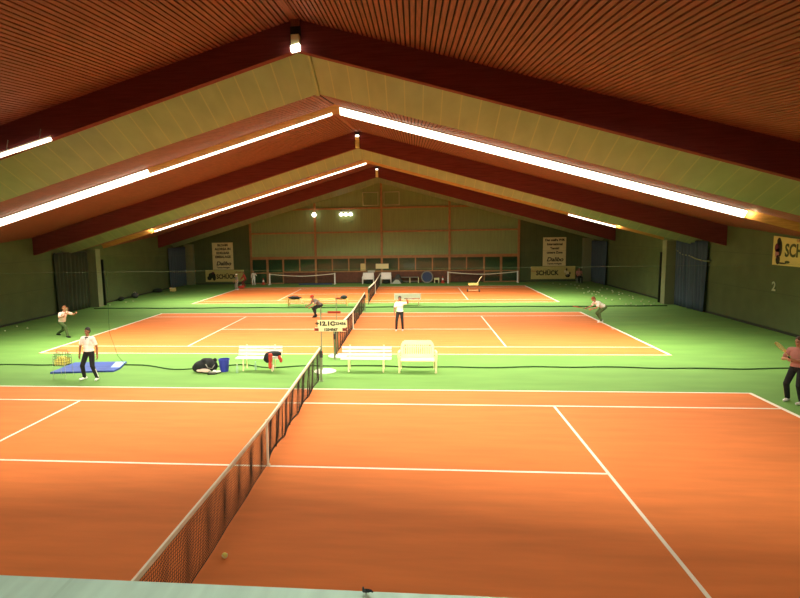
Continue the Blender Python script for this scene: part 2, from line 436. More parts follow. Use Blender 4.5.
def lamp_row(yb, s, xa, xb, power):
    """the downward light of a row of reflector battens"""
    L = bpy.data.lights.new('batten_light', 'AREA'); L.shape = 'RECTANGLE'; L.size = (xb-xa)*1.035; L.size_y = 0.16; L.spread = math.radians(SPREAD)
    L.energy = power*(xb-xa); L.color = (1.0, 0.95, 0.78)
    o = bpy.data.objects.new('batten_light', L); COL.objects.link(o)
    xm = (xa+xb)/2; o.location = (s*xm, yb+7.2, 8.88-K*xm); o.rotation_euler = (0, s*math.atan(K), 0)
SPREAD = 150; PW = 140.0; FWD = 56.0
lamp_row(4.0, 1, 0.15, 14.55, PW); lamp_row(4.0, -1, 0.15, 14.55, PW)
lamp_row(19.4, 1, 0.15, 14.55, PW); lamp_row(19.4, -1, 0.15, 14.55, PW)
lamp_row(-11.5, 1, 0.15, 14.55, PW*0.08); lamp_row(-11.5, -1, 0.15, 14.55, PW*0.08)  # weak row added out of view over the near court, to even the light
# added unseen fill, aimed along the hall to brighten front-facing surfaces
for s_ in (1, -1):
    L = bpy.data.lights.new('forward_fill', 'AREA'); L.shape = 'RECTANGLE'; L.size = 14.4; L.size_y = 0.25; L.spread = math.radians(80)
    L.energy = FWD*14.4; L.color = (1.0, 0.95, 0.80)
    o = bpy.data.objects.new('forward_fill', L); COL.objects.link(o)
    z = Vector((0, -math.cos(math.radians(38)), math.sin(math.radians(38)))); x = Vector((1, 0, -s_*K)).normalized()
    y = z.cross(x).normalized(); x = y.cross(z); mm = Matrix.Identity(4)
    for i in range(3): mm[i][0] = x[i]; mm[i][1] = y[i]; mm[i][2] = z[i]
    mm.translation = Vector((s_*7.35, -4.1, 8.85-K*7.35)); o.matrix_world = mm
for (yb_, s_, x_) in ((4.0, 1, 14.72), (19.4, -1, 14.72), (19.4, 1, 15.55)):  # added point lights that make the glow on the board past the row ends
    L = bpy.data.lights.new('end_glow_fill', 'POINT'); L.energy = 14; L.color = (1.0, 0.78, 0.40); L.shadow_soft_size = 0.04
    o = bpy.data.objects.new('end_glow_fill', L); COL.objects.link(o); o.location = (s_*x_, yb_+7.02, 8.98-K*x_)
FRONT = True
if FRONT:  # unseen battens added to go with the extra row over the near court
    for s in (-1, 1):
        for k in range(0, N, 3):
            xa = 0.15+k*1.44
            cove_light(-11.5, s, xa, xa+1.44, 'half', 'added fluorescent batten of the unseen row above the near court', 'added fluorescent row over near court')

# glowing tubes under the nearest beam on the left
for k, (xa, xb) in enumerate(((6.53, 8.1), (8.18, 9.7))):
    zc = lambda x: 6.98-0.262*(x-6.83)
    t = thing('glow_tube', ('bare white glowing tube under the nearest beam, far left' if k else 'bare white glowing tube under the nearest beam, first inside the left edge'), 'lamp', (-(xa+xb)/2, 3.9, zc((xa+xb)/2)))
    o = Vector(t.location)
    a = Vector((-xa, 3.9, zc(xa)))-o; b = Vector((-xb, 3.9, zc(xb)))-o
    MB().tube([a, b], 0.05, 10).build('tube', 'lamp', t, smooth=True)
    up = Vector((0, 0, 0.07))
    MB().tube([a+up, b+up], 0.03, 6).build('housing', 'white', t)
    for q in (a, b): MB().tube([q*0.6+up, q*0.6+Vector((0, 0.09, 0.36))], 0.012, 6).build('bracket', 'steel', t)
# ridge lamps under the beams
for i, yb in enumerate(BEAMS[1:]):
    t = thing('ridge_lamp', ['boxy ridge lamp with a bright lens on the nearest beam', 'pale ridge lamp on the peak of the second red beam', 'pale ridge lamp on the peak of the farthest red beam'][i], 'lamp', (0, yb-0.12, 8.9))
    if i == 0:
        MB().box(-0.10, 0.10, -0.06, 0.12, 0.16, 0.42).build('housing', 'poster', t, bevel=0.01)
        MB().hexa([(-0.11, -0.1, 0.02), (0.11, -0.1, 0.06), (0.11, 0.1, 0.06), (-0.11, 0.1, 0.02), (-0.11, -0.1, 0.15), (0.11, -0.1, 0.2), (0.11, 0.1, 0.2), (-0.11, 0.1, 0.15)]).build('lens', 'lampsoft', t, bevel=0.01)
        MB().box(-0.12, 0.12, 0.0, 0.12, 0.43, 0.62).build('bracket', 'black', t)
        MB().box(-0.10, 0.10, -0.02, 0.12, 0.62, 0.84).build('wooden_block', 'slat', t)
    else:
        MB().box(-0.10, 0.10, -0.08, 0.12, -0.05, 0.50).build('housing', 'poster', t, bevel=0.02)
        MB().box(-0.09, 0.09, -0.10, 0.0, 0.51, 0.58).build('lens', 'lampsoft', t)
        MB().box(-0.11, 0.11, 0.0, 0.12, 0.58, 0.72).build('bracket', 'black', t)
# glowing globes on the far wall
t = thing('wall_globe', 'round glowing globe on the left inner post of the far wall', 'lamp', (-6.0, 40.36, 6.2))
MB().ell((0, -0.22, 0), (0.21, 0.21, 0.21)).build('globe', 'lampsoft', t, smooth=True)
MB().tube([(0, 0, 0), (0, -0.05, 0)], 0.07, 10).build('bracket', 'steel', t)
t = thing('triple_globe', 'row of three glowing round globes side by side on the far wall', 'lamp', (-3.15, 40.50, 6.18))
for k in range(3):
    MB().ell((-0.42+0.42*k, -0.25, 0), (0.19, 0.17, 0.15)).build('globe', 'lampsoft', t, smooth=True)
MB().box(-0.6, 0.6, -0.08, 0, 0.22, 0.30).tube([(-.3, -.05, .26), (-.3, -.05, .6)], .02).tube([(.3, -.05, .26), (.3, -.05, .6)], .02).build('bracket', 'steel', t)

# unseen lamps added over the viewing gallery to brighten the parapet
for x in (-3.0, 3.2):
    t = thing('added_gallery_lamp', 'added unseen tube lamp over the viewing gallery', 'lamp', (x, -10.6, 7.4), 0, 'added gallery lamps')
    MB().box(-0.75, 0.75, -0.09, 0.09, 0.03, 0.09).build('housing', 'white', t); MB().box(-0.72, 0.72, -0.06, 0.06, 0.0, 0.03).build('diffuser', 'lampsoft', t)
    for q in (-0.6, 0.6): MB().tube([(q, 0, 0.09), (q, 0, 1.0)], 0.01).build('hanger', 'steel', t)
    L = bpy.data.lights.new('added_gallery_light', 'AREA'); L.shape = 'RECTANGLE'; L.size = 1.4; L.size_y = 0.1; L.spread = math.radians(80); L.energy = 60; L.color = (0.95, 1.0, 0.9)
    o = bpy.data.objects.new('added_gallery_light', L); COL.objects.link(o); o.location = (x, -10.6, 7.36)

# ------------------------------------------------------------------ curtains
def curtain(name, label, s, y0, y1, z1, m, amp=0.10, waves=9, gap=None):
    t = thing(name, label, 'curtain', (s*18.08, (y0+y1)/2, 0.02))
    mb = MB(); nu, nv = waves*10, 8
    for j in range(nv+1):
        v = j/nv
        for i in range(nu+1):
            u = i/nu; y = (y0+(y1-y0)*u)-(y0+y1)/2
            a = amp*(0.5+0.6*v)
            x = a*math.sin(2*PI*waves*u+0.8*math.sin(5*u+2*v))+0.04*math.sin(7*u)
            if gap: y += -gap*0.6*(1-v)*math.exp(-((u-0.45)/0.08)**2)*(1 if u < 0.45 else -1)*-1
            mb.v.append((min(max(s*x, -0.14), 0.14), y, (1-v)*0+v*(z1-0.02)))
    for j in range(nv):
        for i in range(nu):
            a = j*(nu+1)+i; mb.f.append((a, a+1, a+nu+2, a+nu+1))
    o = mb.build('cloth', m, t, smooth=True, fix=False)
    sd = o.modifiers.new('solid', 'SOLIDIFY'); sd.thickness = 0.01
    MB().tube([(0, (y0-y1)/2-0.03, z1-0.0), (0, (y1-y0)/2+0.03, z1-0.0)], 0.025, 8).build('curtain_rod', 'dark', t)
    return t
curtain('curtain', 'dark olive curtain hanging on the left wall behind the blurred player', -1, 21.0, 24.25, 3.6, 'curt_o')
curtain('curtain', 'blue-grey curtain hanging beside the pale pilaster on the right wall', 1, 20.95, 24.25, 3.75, 'curt_b', gap=0.5)
curtain('curtain', 'dark blue curtain in the far left corner of the hall', -1, 36.6, 40.0, 3.5, 'curt_b')
curtain('curtain', 'blue curtain in the far right corner near the yellow banner', 1, 36.5, 40.0, 3.5, 'curt_b')
for s in (-1, 1):
    t = thing('gathered_curtain', 'narrow dark gathered curtain behind the %s pilaster' % ('left' if s < 0 else 'right'), 'curtain', (s*17.78, 25.3, 0.02))
    m = MB()
    for k in range(5): m.tube([(-0.16+0.08*k, 0.04*(k % 2), 0), (-0.16+0.08*k, 0.04*(k % 2), 1.5), (-0.14+0.07*k, 0.03*(k % 2), 3.0)], [0.055, 0.05, 0.045], 8)
    m.build('cloth', 'curt_d', t, smooth=True)
    MB().tube([(-0.2*s, 0.02, 3.02), (0.5*s, 0.02, 3.02)], 0.02).build('curtain_rod', 'dark', t)
o = tag(MB().tube([(18.05, 24.3, 3.25), (18.02, 23.5, 2.98), (18.02, 22.6, 2.95), (18.02, 21.8, 2.80), (18.05, 20.9, 2.72), (18.25, 20.7, 2.75)], 0.035, 8).build('gathered_net', 'pil', smooth=True),
    'pale gathered net swagged across the top of the blue-grey curtain on the right wall', 'net')

# divider nets between the courts
for i, (y, label) in enumerate(((8.28, 'sheer dividing net with a dark bottom rope between the near and middle courts'), (23.5, 'sheer dividing net with a dark bottom rope between the middle and far courts'))):
    t = thing('divider_net', label, 'net', (0, y, 0.0))
    m = MB(); nx = 60
    for j, z in enumerate((0.05, 3.3)):
        for k in range(nx+1):
            m.v.append((-17.3+34.6*k/nx, 0.06*math.sin(k*1.9)*(1-j)+0.10*math.sin(k*0.35)*(1-j), z))
    for k in range(nx): m.f.append((k, k+1, nx+2+k, nx+1+k))
    m.build('mesh', 'sheer', t, fix=False)
    pts = []
    for k in range(121):
        x = -17.4+34.8*k/120; dy = 0.05*math.sin(k*0.7)+0.07*math.sin(k*0.23)
        if i == 0:
            dy += -0.55*math.exp(-((x+5.2)/1.1)**2)+0.25*math.exp(-((x+3.0)/0.6)**2)-0.25*math.exp(-((x+1.9)/0.8)**2)
        pts.append((x, dy, 0.025))
    MB().tube(pts, 0.020 if i == 0 else 0.04, 6).build('bottom_rope', 'hem', t)
    MB().tube([(-18.25, 0, 3.3), (18.25, 0, 3.3)], 0.003, 5).build('top_cord', 'wall', t)
    if i == 0: MB().tube([(-7.75, 0.0, 3.28), (-7.8, 0, 1.2), (-7.55, 0, 0.35), (-7.3, 0, 0.05)], 0.007, 5).build('edge_cord', 'hem', t)

# ------------------------------------------------------------------ tennis nets
def net_top(y): return 0.914+0.156*(abs(y)/6.4)**1.25
def make_net_meshes():
    m = MB(); r = 0.0038; half = 6.32
    pin = [(0.35, .10), (0.9, .07), (1.45, .10), (2.25, .12), (3.1, .10), (3.7, .08), (4.5, .10), (5.2, .06), (-0.9, .04), (-2.0, .05), (-1.4, .04)]
    def P(y, z, h):
        u = z/h; dy = 0
        for c, a in pin: dy += -a*0.8*(1-0.35*u)*((y-c)/0.14)*math.exp(-((y-c)/0.14)**2)*0.5*(1.2-u*0.6)
        x = -0.02-0.05*(1-u)*(1 if y > 0.1 else 0.3)*abs(math.sin(y*2.1))+0.02*math.sin(y*9)*math.sin(PI*u)
        return (x, y+dy, z+0.05*(1-u)*(abs(math.sin(y*1.9)) if y > 0.2 else 0.1))
    n = 300
    zs = [i/8 for i in range(9)]
    for k in range(n+1):
        y = -half+2*half*k/n; h = net_top(y)-0.02
        m.tube([P(y, 0.03+(h-0.03)*u, h) for u in zs], r, 3, cap=False)
    for j in range(21):
        u = j/21
        m.tube([P(-half+2*half*k/130, 0.03+(net_top(-half+2*half*k/130)-0.05)*u, net_top(-half+2*half*k/130)) for k in range(131)], r*(2.2 if j == 0 else 1), 3, cap=False)
    tp = MB()
    ys = [-half+2*half*k/60 for k in range(61)]
    o = len(tp.v)
    for y in ys:
        h = net_top(y)
        tp.v += [(-0.016, y, h-0.06), (0.016, y, h-0.06), (0.016, y, h), (-0.016, y, h)]
    for k in range(60):
        for a, b in ((0, 1), (1, 2), (2, 3), (3, 0)): tp.f.append((4*k+a, 4*k+b, 4*k+4+b, 4*k+4+a))
    tp.f += [(0, 1, 2, 3), (240, 241, 242, 243)]
    st = MB().box(-0.022, 0.012, -0.025, 0.025, 0.03, 0.93).box(-0.03, 0.03, -0.03, 0.03, 0.0, 0.04)
    # dark vertical fold lines of slack netting
    fo = MB()
    for c, a in pin[:8]:
        h = net_top(c)-0.06
        fo.tube([(-0.03-0.03*(1-u), c+0.03*math.sin(3*u+c)-0.10*(1-u)*0.5, h*u+0.05*(1-u)) for u in (0, .25, .5, .75, 1)], [0.013, 0.014, 0.012, 0.009, 0.005], 5)
    fo.tube([(-0.045-0.04*abs(math.sin(y*2.1)), y, 0.045+0.045*abs(math.sin(y*1.9))) for y in [0.1+0.15*k for k in range(42)]], 0.014, 5)
    return m, tp, st, fo
NM, TP, ST, FO = make_net_meshes()
netp = None
labels = ['dark tennis net with white top tape across the near court', 'dark tennis net with white top tape across the middle court', 'dark tennis net with white top tape across the far court']
for i, cy in enumerate(CY):
    if netp is None:
        t = thing('tennis_net', labels[0], 'tennis net', (0, cy, 0.01), 0, 'tennis nets')
        NM.build('netting', 'net', t, fix=False); TP.build('top_tape', 'tape', t); FO.build('slack_fold', 'net', t, smooth=True); ST.build('centre_strap', 'tape', t)
        netp = t
    else:
        t = copy_tree(netp); t.location = (0, cy, 0.01); t['label'] = labels[i]
pl = ['near', 'middle', 'far']
postp = None
for i, cy in enumerate(CY):
    for s in (-1, 1):
        if i == 0 and s < 0: continue
        lb = 'slim grey-green net post at the %s end of the %s court net' % ('far' if s > 0 else 'near', pl[i])
        if postp is None:
            t = thing('net_post', lb, 'net post', (0, cy+s*6.4, 0), 0, 'net posts')
            MB().lathe([(0.036, 0.0), (0.036, 1.08), (0.025, 1.1)], 14).build('post', 'pole', t, smooth=False)
            MB().lathe([(0.07, 0.0), (0.07, 0.012), (0.05, 0.02)], 16).build('ground_plate', 'pole', t)
            MB().box(-0.02, 0.07, -0.07, -0.03, 0.75, 0.95).build('winder', 'dark', t)
            postp = t
        else:
            t = copy_tree(postp); t.location = (0, cy+s*6.4, 0); t['label'] = lb

# scoreboards
t = thing('scoreboard', 'cream scoreboard with dark numerals on a tall thin pole at the near court net', 'scoreboard', (-0.17, 7.62, 0.0))
t.scale = (1.07, 1.0, 0.91)
MB().lathe([(0.34, 0.0), (0.34, 0.02), (0.30, 0.035), (0.05, 0.05)], 24, (0.09, 0, 0)).build('base', 'white', t)
MB().tube([(0, 0, 0), (0, 0, 2.32)], 0.022, 8).build('pole', 'pole', t)
sb = MB().box(-0.10, 0.80, -0.045, -0.02, 1.62, 1.88).build('score_panel', 'poster', t)
tl = MB().box(-0.18, 0.76, -0.045, -0.02, 1.47, 1.615).build('lower_panel', 'poster', t)
MB().box(-0.20, -0.07, -0.06, -0.045, 1.49, 1.59).build('red_marker', 'dkred', tl); MB().box(0.66, 0.78, -0.06, -0.045, 1.49, 1.59).build('red_marker', 'dkred', tl)
X = (1, 0, 0)
text('lettering', '+12.1C', 0.20, 'ink', sb, frame_m((0.13, -0.05, 1.75), X), bold=0.012)
text('lettering', '123456', 0.13, 'ink', sb, frame_m((0.57, -0.05, 1.75), X), bold=0.006)
text('lettering', '1234567', 0.12, 'ink', tl, frame_m((0.30, -0.05, 1.535), X), bold=0.008)
t = thing('scoreboard', 'thin red score bar on a tall thin pole at the middle court net', 'scoreboard', (0.02, 9.95, 0.0))
MB().lathe([(0.34, 0.0), (0.34, 0.02), (0.30, 0.035), (0.05, 0.05)], 24).build('base', 'white', t)
MB().tube([(0, 0, 0), (0, 0, 2.28)], 0.016, 8).build('pole', 'pole', t)
MB().box(-0.32, 0.16, -0.05, -0.02, 1.60, 1.68).build('score_panel', 'red', t)

# ------------------------------------------------------------------ benches
def slat_bench(label, x, y, w=1.65, back=0.78, rz=0.0, group='white slatted benches'):
    t = thing('slatted_bench', label, 'bench', (x, y, 0), rz, group)
    h = w/2
    for k in range(3): MB().box(-h, h, -0.34+0.12*k, -0.25+0.12*k, 0.41, 0.44).build('seat_slat', 'white', t, bevel=0.006)
    for k in range(3):
        z = 0.47+0.105*k; yy = 0.03+0.045*k
        MB().hexa([(-h, yy, z), (h, yy, z), (h, yy+0.025, z), (-h, yy+0.025, z), (-h, yy+0.035, z+0.072), (h, yy+0.035, z+0.072), (h, yy+0.06, z+0.072), (-h, yy+0.06, z+0.072)]).build('back_slat', 'white', t)
    for s in (-1, 1):
        xx = s*(h-0.26)
        MB().tube([(xx, -0.33, 0.0), (xx, -0.28, 0.395)], 0.026, 8).build('leg', 'cream', t)
        MB().tube([(xx, 0.12, 0.0), (xx, 0.06, 0.40), (xx, 0.19, 0.80)], 0.022, 8).build('leg', 'cream', t)
        MB().tube([(xx, -0.31, 0.385), (xx, 0.07, 0.385)], 0.02, 6).build('seat_rail', 'cream', t)
    return t
slat_bench('white slatted bench beside the cream plastic bench, near the middle net', 1.28, 7.88)
slat_bench('white slatted bench with a red and black jacket over its seat', -2.33, 7.92, 1.5)
# cream plastic bench
t = thing('plastic_bench', 'cream moulded plastic garden bench with a rounded slotted back', 'bench', (2.95, 7.75, 0))
t.scale = (1, 1, 0.95)
m = MB(); prof = [(-0.55, 0.40)]
m.box(-0.55, 0.55, -0.27, 0.22, 0.39, 0.43); m.build('seat', 'cream', t, bevel=0.012)
def backp(u, z, d): return (u, 0.20+(z-0.42)*0.32+d, z)
outer = [(-0.54, 0.43), (-0.55, 0.75)]+[(-0.55+0.16*(1-math.cos(a)), 0.75+0.24*math.sin(a)) for a in [i*PI/10 for i in range(1, 6)]]
outer = outer+[(-x, z) for x, z in reversed(outer)]
bk = MB()
inner = [(x*0.84, 0.53 if z < 0.45 else min(z, 0.86)-0.01) for x, z in outer]
nO = len(outer)
for d in (0, 0.03):
    bk.v += [backp(x, z, d) for x, z in outer]; bk.v += [backp(x, z, d) for x, z in inner]
for i in range(nO-1):
    bk.f.append((i, i+1, nO+i+1, nO+i)); bk.f.append((2*nO+i, 2*nO+i+1, 3*nO+i+1, 3*nO+i))
    bk.f.append((i, i+1, 2*nO+i+1, 2*nO+i)); bk.f.append((nO+i, nO+i+1, 3*nO+i+1, 3*nO+i))
bk.f += [(0, nO, 3*nO, 2*nO), (nO-1, 2*nO-1, 4*nO-1, 3*nO-1), (0, nO-1, 2*nO-1, nO), (2*nO, 3*nO-1, 4*nO-1, 3*nO)]
bf = bk.build('backrest', 'cream', t)
for k in range(13):
    x = -0.42+0.07*k
    zt = 0.85-0.05*max(0, (abs(x)-0.33)/0.1)
    MB().hexa([backp(x-0.02, 0.45, 0.005), backp(x+0.02, 0.45, 0.005), backp(x+0.02, 0.45, 0.025), backp(x-0.02, 0.45, 0.025),
               backp(x-0.02, zt, 0.005), backp(x+0.02, zt, 0.005), backp(x+0.02, zt, 0.025), backp(x-0.02, zt, 0.025)]).build('back_slat', 'cream', bf)
for s in (-1, 1):
    MB().tube([(s*0.58, -0.27, 0), (s*0.60, -0.25, 0.60), (s*0.59, -0.20, 0.655)], [0.035, 0.034, 0.032], 8).build('leg', 'cream', t)
    MB().tube([(s*0.55, 0.30, 0), (s*0.55, 0.22, 0.45)], 0.034, 8).build('leg', 'cream', t)
    MB().tube([(s*0.60, -0.25, 0.65), (s*0.60, -0.05, 0.68), (s*0.58, 0.27, 0.66)], [0.035, 0.04, 0.03], 8).build('armrest', 'cream', t, smooth=True)
# far white bench facing away, with its back toward the middle court
t = thing('white_bench', 'white bench behind the woman in white, between the middle and far courts', 'bench', (2.45, 24.4, 0))
MB().box(-0.82, 0.82, -0.02, 0.02, 0.36, 0.76).build('backrest', 'white', t, bevel=0.01)
MB().box(-0.82, 0.82, 0.03, 0.40, 0.40, 0.44).build('seat', 'white', t, bevel=0.01)
for s in (-1, 1):
    MB().tube([(s*0.68, 0.0, 0), (s*0.68, 0.0, 0.38)], 0.03).build('leg', 'cream', t); MB().tube([(s*0.68, 0.36, 0), (s*0.68, 0.36, 0.40)], 0.03).build('leg', 'cream', t)
# long low yellowish benches
for k, (x, lb) in enumerate(((-4.15, 'low pale yellow bench carrying a black bag, behind the player in the red cap'), (-2.2, 'low pale yellow bench with a racket bag on its end, beside the red score bar'))):
    t = thing('low_bench', lb, 'bench', (x, 24.5, 0), 0, 'low yellow benches')
    MB().box(-0.93, 0.93, -0.18, 0.18, 0.38, 0.43).build('seat', 'palewood', t, bevel=0.008)
    MB().box(-0.86, 0.86, -0.02, 0.02, 0.10, 0.15).build('stretcher', 'palewood', t)
    for s in (-1, 1):
        MB().box(s*0.88-0.02, s*0.88+0.02, -0.16, 0.16, 0.0, 0.38).build('leg', 'palewood', t)

# ------------------------------------------------------------------ bags, clothes, bits
def lumps(name, specs, m, parent=None, voxel=0.02):
    mb = MB()
    for c, r, *rest in specs:
        rot = Matrix.Rotation(rest[0], 3, 'Z') @ Matrix.Rotation(rest[1] if len(rest) > 1 else 0, 3, 'Y') if rest else None
        mb.ell(c, r, rot)
    o = mb.build(name, m, parent, smooth=True)
    return bake(o, [('REMESH', dict(mode='VOXEL', voxel_size=voxel)), ('SMOOTH', dict(factor=0.5, iterations=3))])
t = thing('sports_bag', 'bulging black sports bag lying on the green floor beside the blue bucket', 'bag', (-4.02, 7.45, 0))
lumps('body', [((-0.12, 0, 0.2), (0.32, 0.22, 0.20), 0.2), ((0.08, 0.02, 0.28), (0.26, 0.2, 0.19), -0.3), ((-0.3, -0.03, 0.15), (0.18, 0.17, 0.15)), ((0.22, -0.02, 0.22), (0.17, 0.16, 0.18)), ((-0.02, 0.02, 0.38), (0.18, 0.14, 0.09))], 'black', t)
lumps('pocket', [((0.02, -0.22, 0.10), (0.22, 0.07, 0.07), -0.15), ((-0.16, -0.2, 0.09), (0.12, 0.08, 0.05))], 'palepink', t)
MB().tube([(0.05, -0.2, 0.3), (0.15, -0.27, 0.2), (0.27, -0.22, 0.17), (0.32, -0.12, 0.27), (0.3, 0, 0.36)], 0.016, 6).build('strap', 'grey', t, smooth=True)
lumps('handle', [((0.30, 0, 0.40), (0.07, 0.05, 0.08))], 'black', t)
for k, (dx, dy, rr) in enumerate(((0.40, -0.16, 0.6), (0.30, -0.30, 0.15))):
    t = thing('tennis_shoe', ['white tennis shoe lying next to the black sports bag, nearer the bucket', 'grey and black tennis shoe lying in front of the black sports bag'][k], 'shoe', (-4.02+dx, 7.45+dy-0.03, 0), rr)
    lumps('upper', [((-0.07, 0, 0.075), (0.065, 0.045, 0.05)), ((0.05, 0, 0.055), (0.10, 0.045, 0.035))], ['white', 'grey'][k], t, 0.012)
    MB().prism([(-0.14, -0.045), (0.10, -0.05), (0.16, 0.0), (0.10, 0.05), (-0.14, 0.045)], 0.0, 0.028).build('sole', 'black', t)
t = thing('bucket', 'dark blue plastic bucket standing on the green floor', 'bucket', (-3.45, 7.55, 0))
b = MB().lathe([(0.13, 0.0), (0.18, 0.40), (0.192, 0.40), (0.192, 0.42), (0.172, 0.42), (0.125, 0.02)], 24).build('body', 'blue', t)
MB().tube([(0.19*math.cos(a), 0.02-0.2*math.sin(a)*0.25-0.02, 0.40-0.12*math.sin(a)) for a in [i*PI/12 for i in range(13)]], 0.006, 6).build('handle', 'steel', t)
for k, (x, y, lb) in enumerate(((-2.95, 7.36, 'small clear water bottle on the floor left of the slatted bench'), (-2.45, 7.78, 'clear greenish water bottle standing under the slatted bench'))):
    t = thing('water_bottle', lb, 'bottle', (x, y, 0))
    MB().lathe([(0.035, 0.0), (0.04, 0.02), (0.04, 0.17), (0.03, 0.21), (0.014, 0.24), (0.014, 0.26)], 14).build('body', 'bottle', t, smooth=True)
    MB().lathe([(0.017, 0.26), (0.017, 0.285)], 10).build('cap', 'white' if k == 0 else 'matlight', t)
# jacket draped over the bench
t = thing('jacket', 'red and black jacket hanging over the right end of the slatted bench', 'jacket', (-1.80, 7.6, 0.02))
t.scale = (1.12, 1.0, 1.12)
lumps('body', [((0, 0.08, 0.50), (0.22, 0.2, 0.07)), ((-0.15, -0.08, 0.40), (0.10, 0.08, 0.16)), ((0.12, -0.06, 0.52), (0.16, 0.12, 0.08)), ((-0.22, 0.0, 0.36), (0.07, 0.07, 0.1))], 'black', t)
lumps('sleeve', [((-0.05, -0.13, 0.38), (0.065, 0.05, 0.14)), ((-0.06, -0.14, 0.20), (0.06, 0.04, 0.13)), ((-0.03, -0.1, 0.5), (0.09, 0.08, 0.05))], 'red', t, 0.015)
lumps('sleeve', [((0.22, -0.10, 0.42), (0.05, 0.05, 0.10), 0, -0.3), ((0.26, -0.11, 0.34), (0.05, 0.045, 0.08))], 'red', t, 0.015)
lumps('lining', [((0.02, -0.12, 0.12), (0.03, 0.03, 0.11))], 'palepink', t, 0.012)
# blue gym mat
t = thing('gym_mat', 'blue gym mat with a pale end panel lying behind the standing man', 'mat', (0, 0, 0))
quad = [(-9.27, 7.03), (-7.28, 7.35), (-7.62, 8.62), (-9.29, 8.48)]
quad = [(-9.27, 7.03), (-7.55, 7.30), (-7.85, 8.64), (-9.29, 8.50)]
MB().prism(quad, 0, 0.06).build('pad', 'mat', t, bevel=0.01)
MB().prism([(-7.55, 7.30), (-7.20, 7.34), (-7.20, 7.75), (-7.45, 8.68), (-7.85, 8.64)], 0, 0.06).build('end_strip', 'mat', t, bevel=0.01)
MB().prism([(-7.54, 7.75), (-7.24, 7.78), (-7.45, 8.60), (-7.80, 8.58)], 0.06, 0.064).build('pale_panel', 'matlight', t)
MB().prism([(-9.27, 7.72), (-7.63, 7.94), (-7.64, 7.96), (-9.27, 7.74)], 0.06, 0.062).build('seam', 'discblue', t)
# ball hopper
hx, hy = -8.52, 6.62
t = thing('ball_hopper', 'wire ball hopper on thin legs at the left end of the blue mat', 'ball basket', (hx, hy, 0))
m = MB(); r = 0.005; w = 0.19
for z in (0.42, 0.52, 0.62, 0.72, 0.80): m.tube([(-w, -w, z), (w, -w, z), (w, w, z), (-w, w, z), (-w, -w, z)], r, 5)
for k in range(5):
    q = -w+2*w*k/4
    for a in ((q, -w), (q, w), (-w, q), (w, q)): m.tube([(a[0], a[1], 0.42), (a[0], a[1], 0.80)], r, 5)
    m.tube([(q, -w, 0.42), (q, w, 0.42)], r, 5)
    m.tube([(-w, q, 0.42), (w, q, 0.42)], r, 5)
m.build('basket', 'dark', t)
for sx in (-1, 1):
    for sy in (-1, 1): MB().tube([(sx*w, sy*w, 0.80), (sx*(w+0.02), sy*(w+0.02), 0.0)], 0.006, 5).build('leg', 'steel', t)
MB().tube([(-w, 0, 0.80), (-w, 0, 0.90), (w, 0, 0.90), (w, 0, 0.80)], 0.009, 6).build('handle', 'dark', t)
ballmesh = MB().ell((0, 0, 0.033), (0.033, 0.033, 0.033), None, 12, 8).build('tennis_ball', 'ball', smooth=True)
seam = MB().tube([(0.0335*math.cos(a)*math.cos(0.45*math.sin(2*a)), 0.0335*math.sin(a)*math.cos(0.45*math.sin(2*a)), 0.033+0.0335*math.sin(0.45*math.sin(2*a))) for a in [2*PI*i/32 for i in range(33)]], 0.002, 4).build('ball_seam', 'white', ballmesh)
ballmesh.location = (0.19, -3.15, 0.006); ballmesh.scale = (1.25,)*3
tag(ballmesh, 'single yellow tennis ball on the near court right of the net', 'ball')
def ball(x, y, z, label, group, m=None, sc=1.0):
    b = bpy.data.objects.new('tennis_ball', ballmesh.data if m is None else m); COL.objects.link(b)
    b.location = (x, y, z); b.scale = (sc,)*3
    return tag(b, label, 'ball', group)
bw = ballmesh.data.copy(); bw.materials[0] = M['ballw']
for lay in range(4):
    for i in range(5):
        for j in range(5):
            if lay == 3 and (i in (0, 4) or j in (0, 4)) and random.random() < 0.6: continue
            ball(hx-0.144+0.072*i+random.uniform(-.002, .002), hy-0.144+0.072*j, 0.428+lay*0.067, 'yellow tennis ball heaped in the wire ball hopper', 'tennis balls in the wire hopper')
# loose balls by the right wall
pts = [(u, v) for u, v in ((589.5,291.6),(594,292),(597,292.5),(599,293),(596,295),(592,294.5),(588,292.5),(583,289),(579,286),(575,285.5),(566,285),(560,284.6),(613,292.5),(612,291),(619,295),(620,299.6),(629,294),(633,299),(631,304),(639,297),(645,300),(649,302),(641,302),(622,293),(607,288),(616,289.4),(588,288),(577,288.4),(571,284.4),(553,283.6),(602,296.5),(606,299),(636,306),(612,300.5),(626,305),(651,305.5),(644,305),(600,290.5),(584,293.5),(637,296),(654,304),(621,291))]
C0 = Vector((2.8457, -10.3609, 4.4885))
def ground(u, v, z=0.0):
    d = rt*((u-400+41.15)/F)+upv*(-(v-299.9)/F)+fw
    return C0+d*((z-C0.z)/d.z)
for u, v in pts:
    p = ground(u, v); ball(min(p.x, 17.2), min(p.y, 39.9), 0.0, 'pale tennis ball scattered on the green floor along the far right wall', 'loose balls along the right wall', bw, 1.15)
for k, (u, v) in enumerate(((5, 331.5), (17, 327), (27.5, 328.8))):
    p = ground(u, v); ball(p.x, p.y, 0, 'pale tennis ball on the green floor by the near left wall', 'loose balls by the near left wall', bw, 1.15)
for u, v in ((110, 305.4), (126, 302.7), (133, 301.5)):
    p = ground(u, v); ball(p.x, p.y, 0, 'pale tennis ball on the floor by the left wall past the olive curtain', 'loose balls by the far left wall', bw, 1.15)
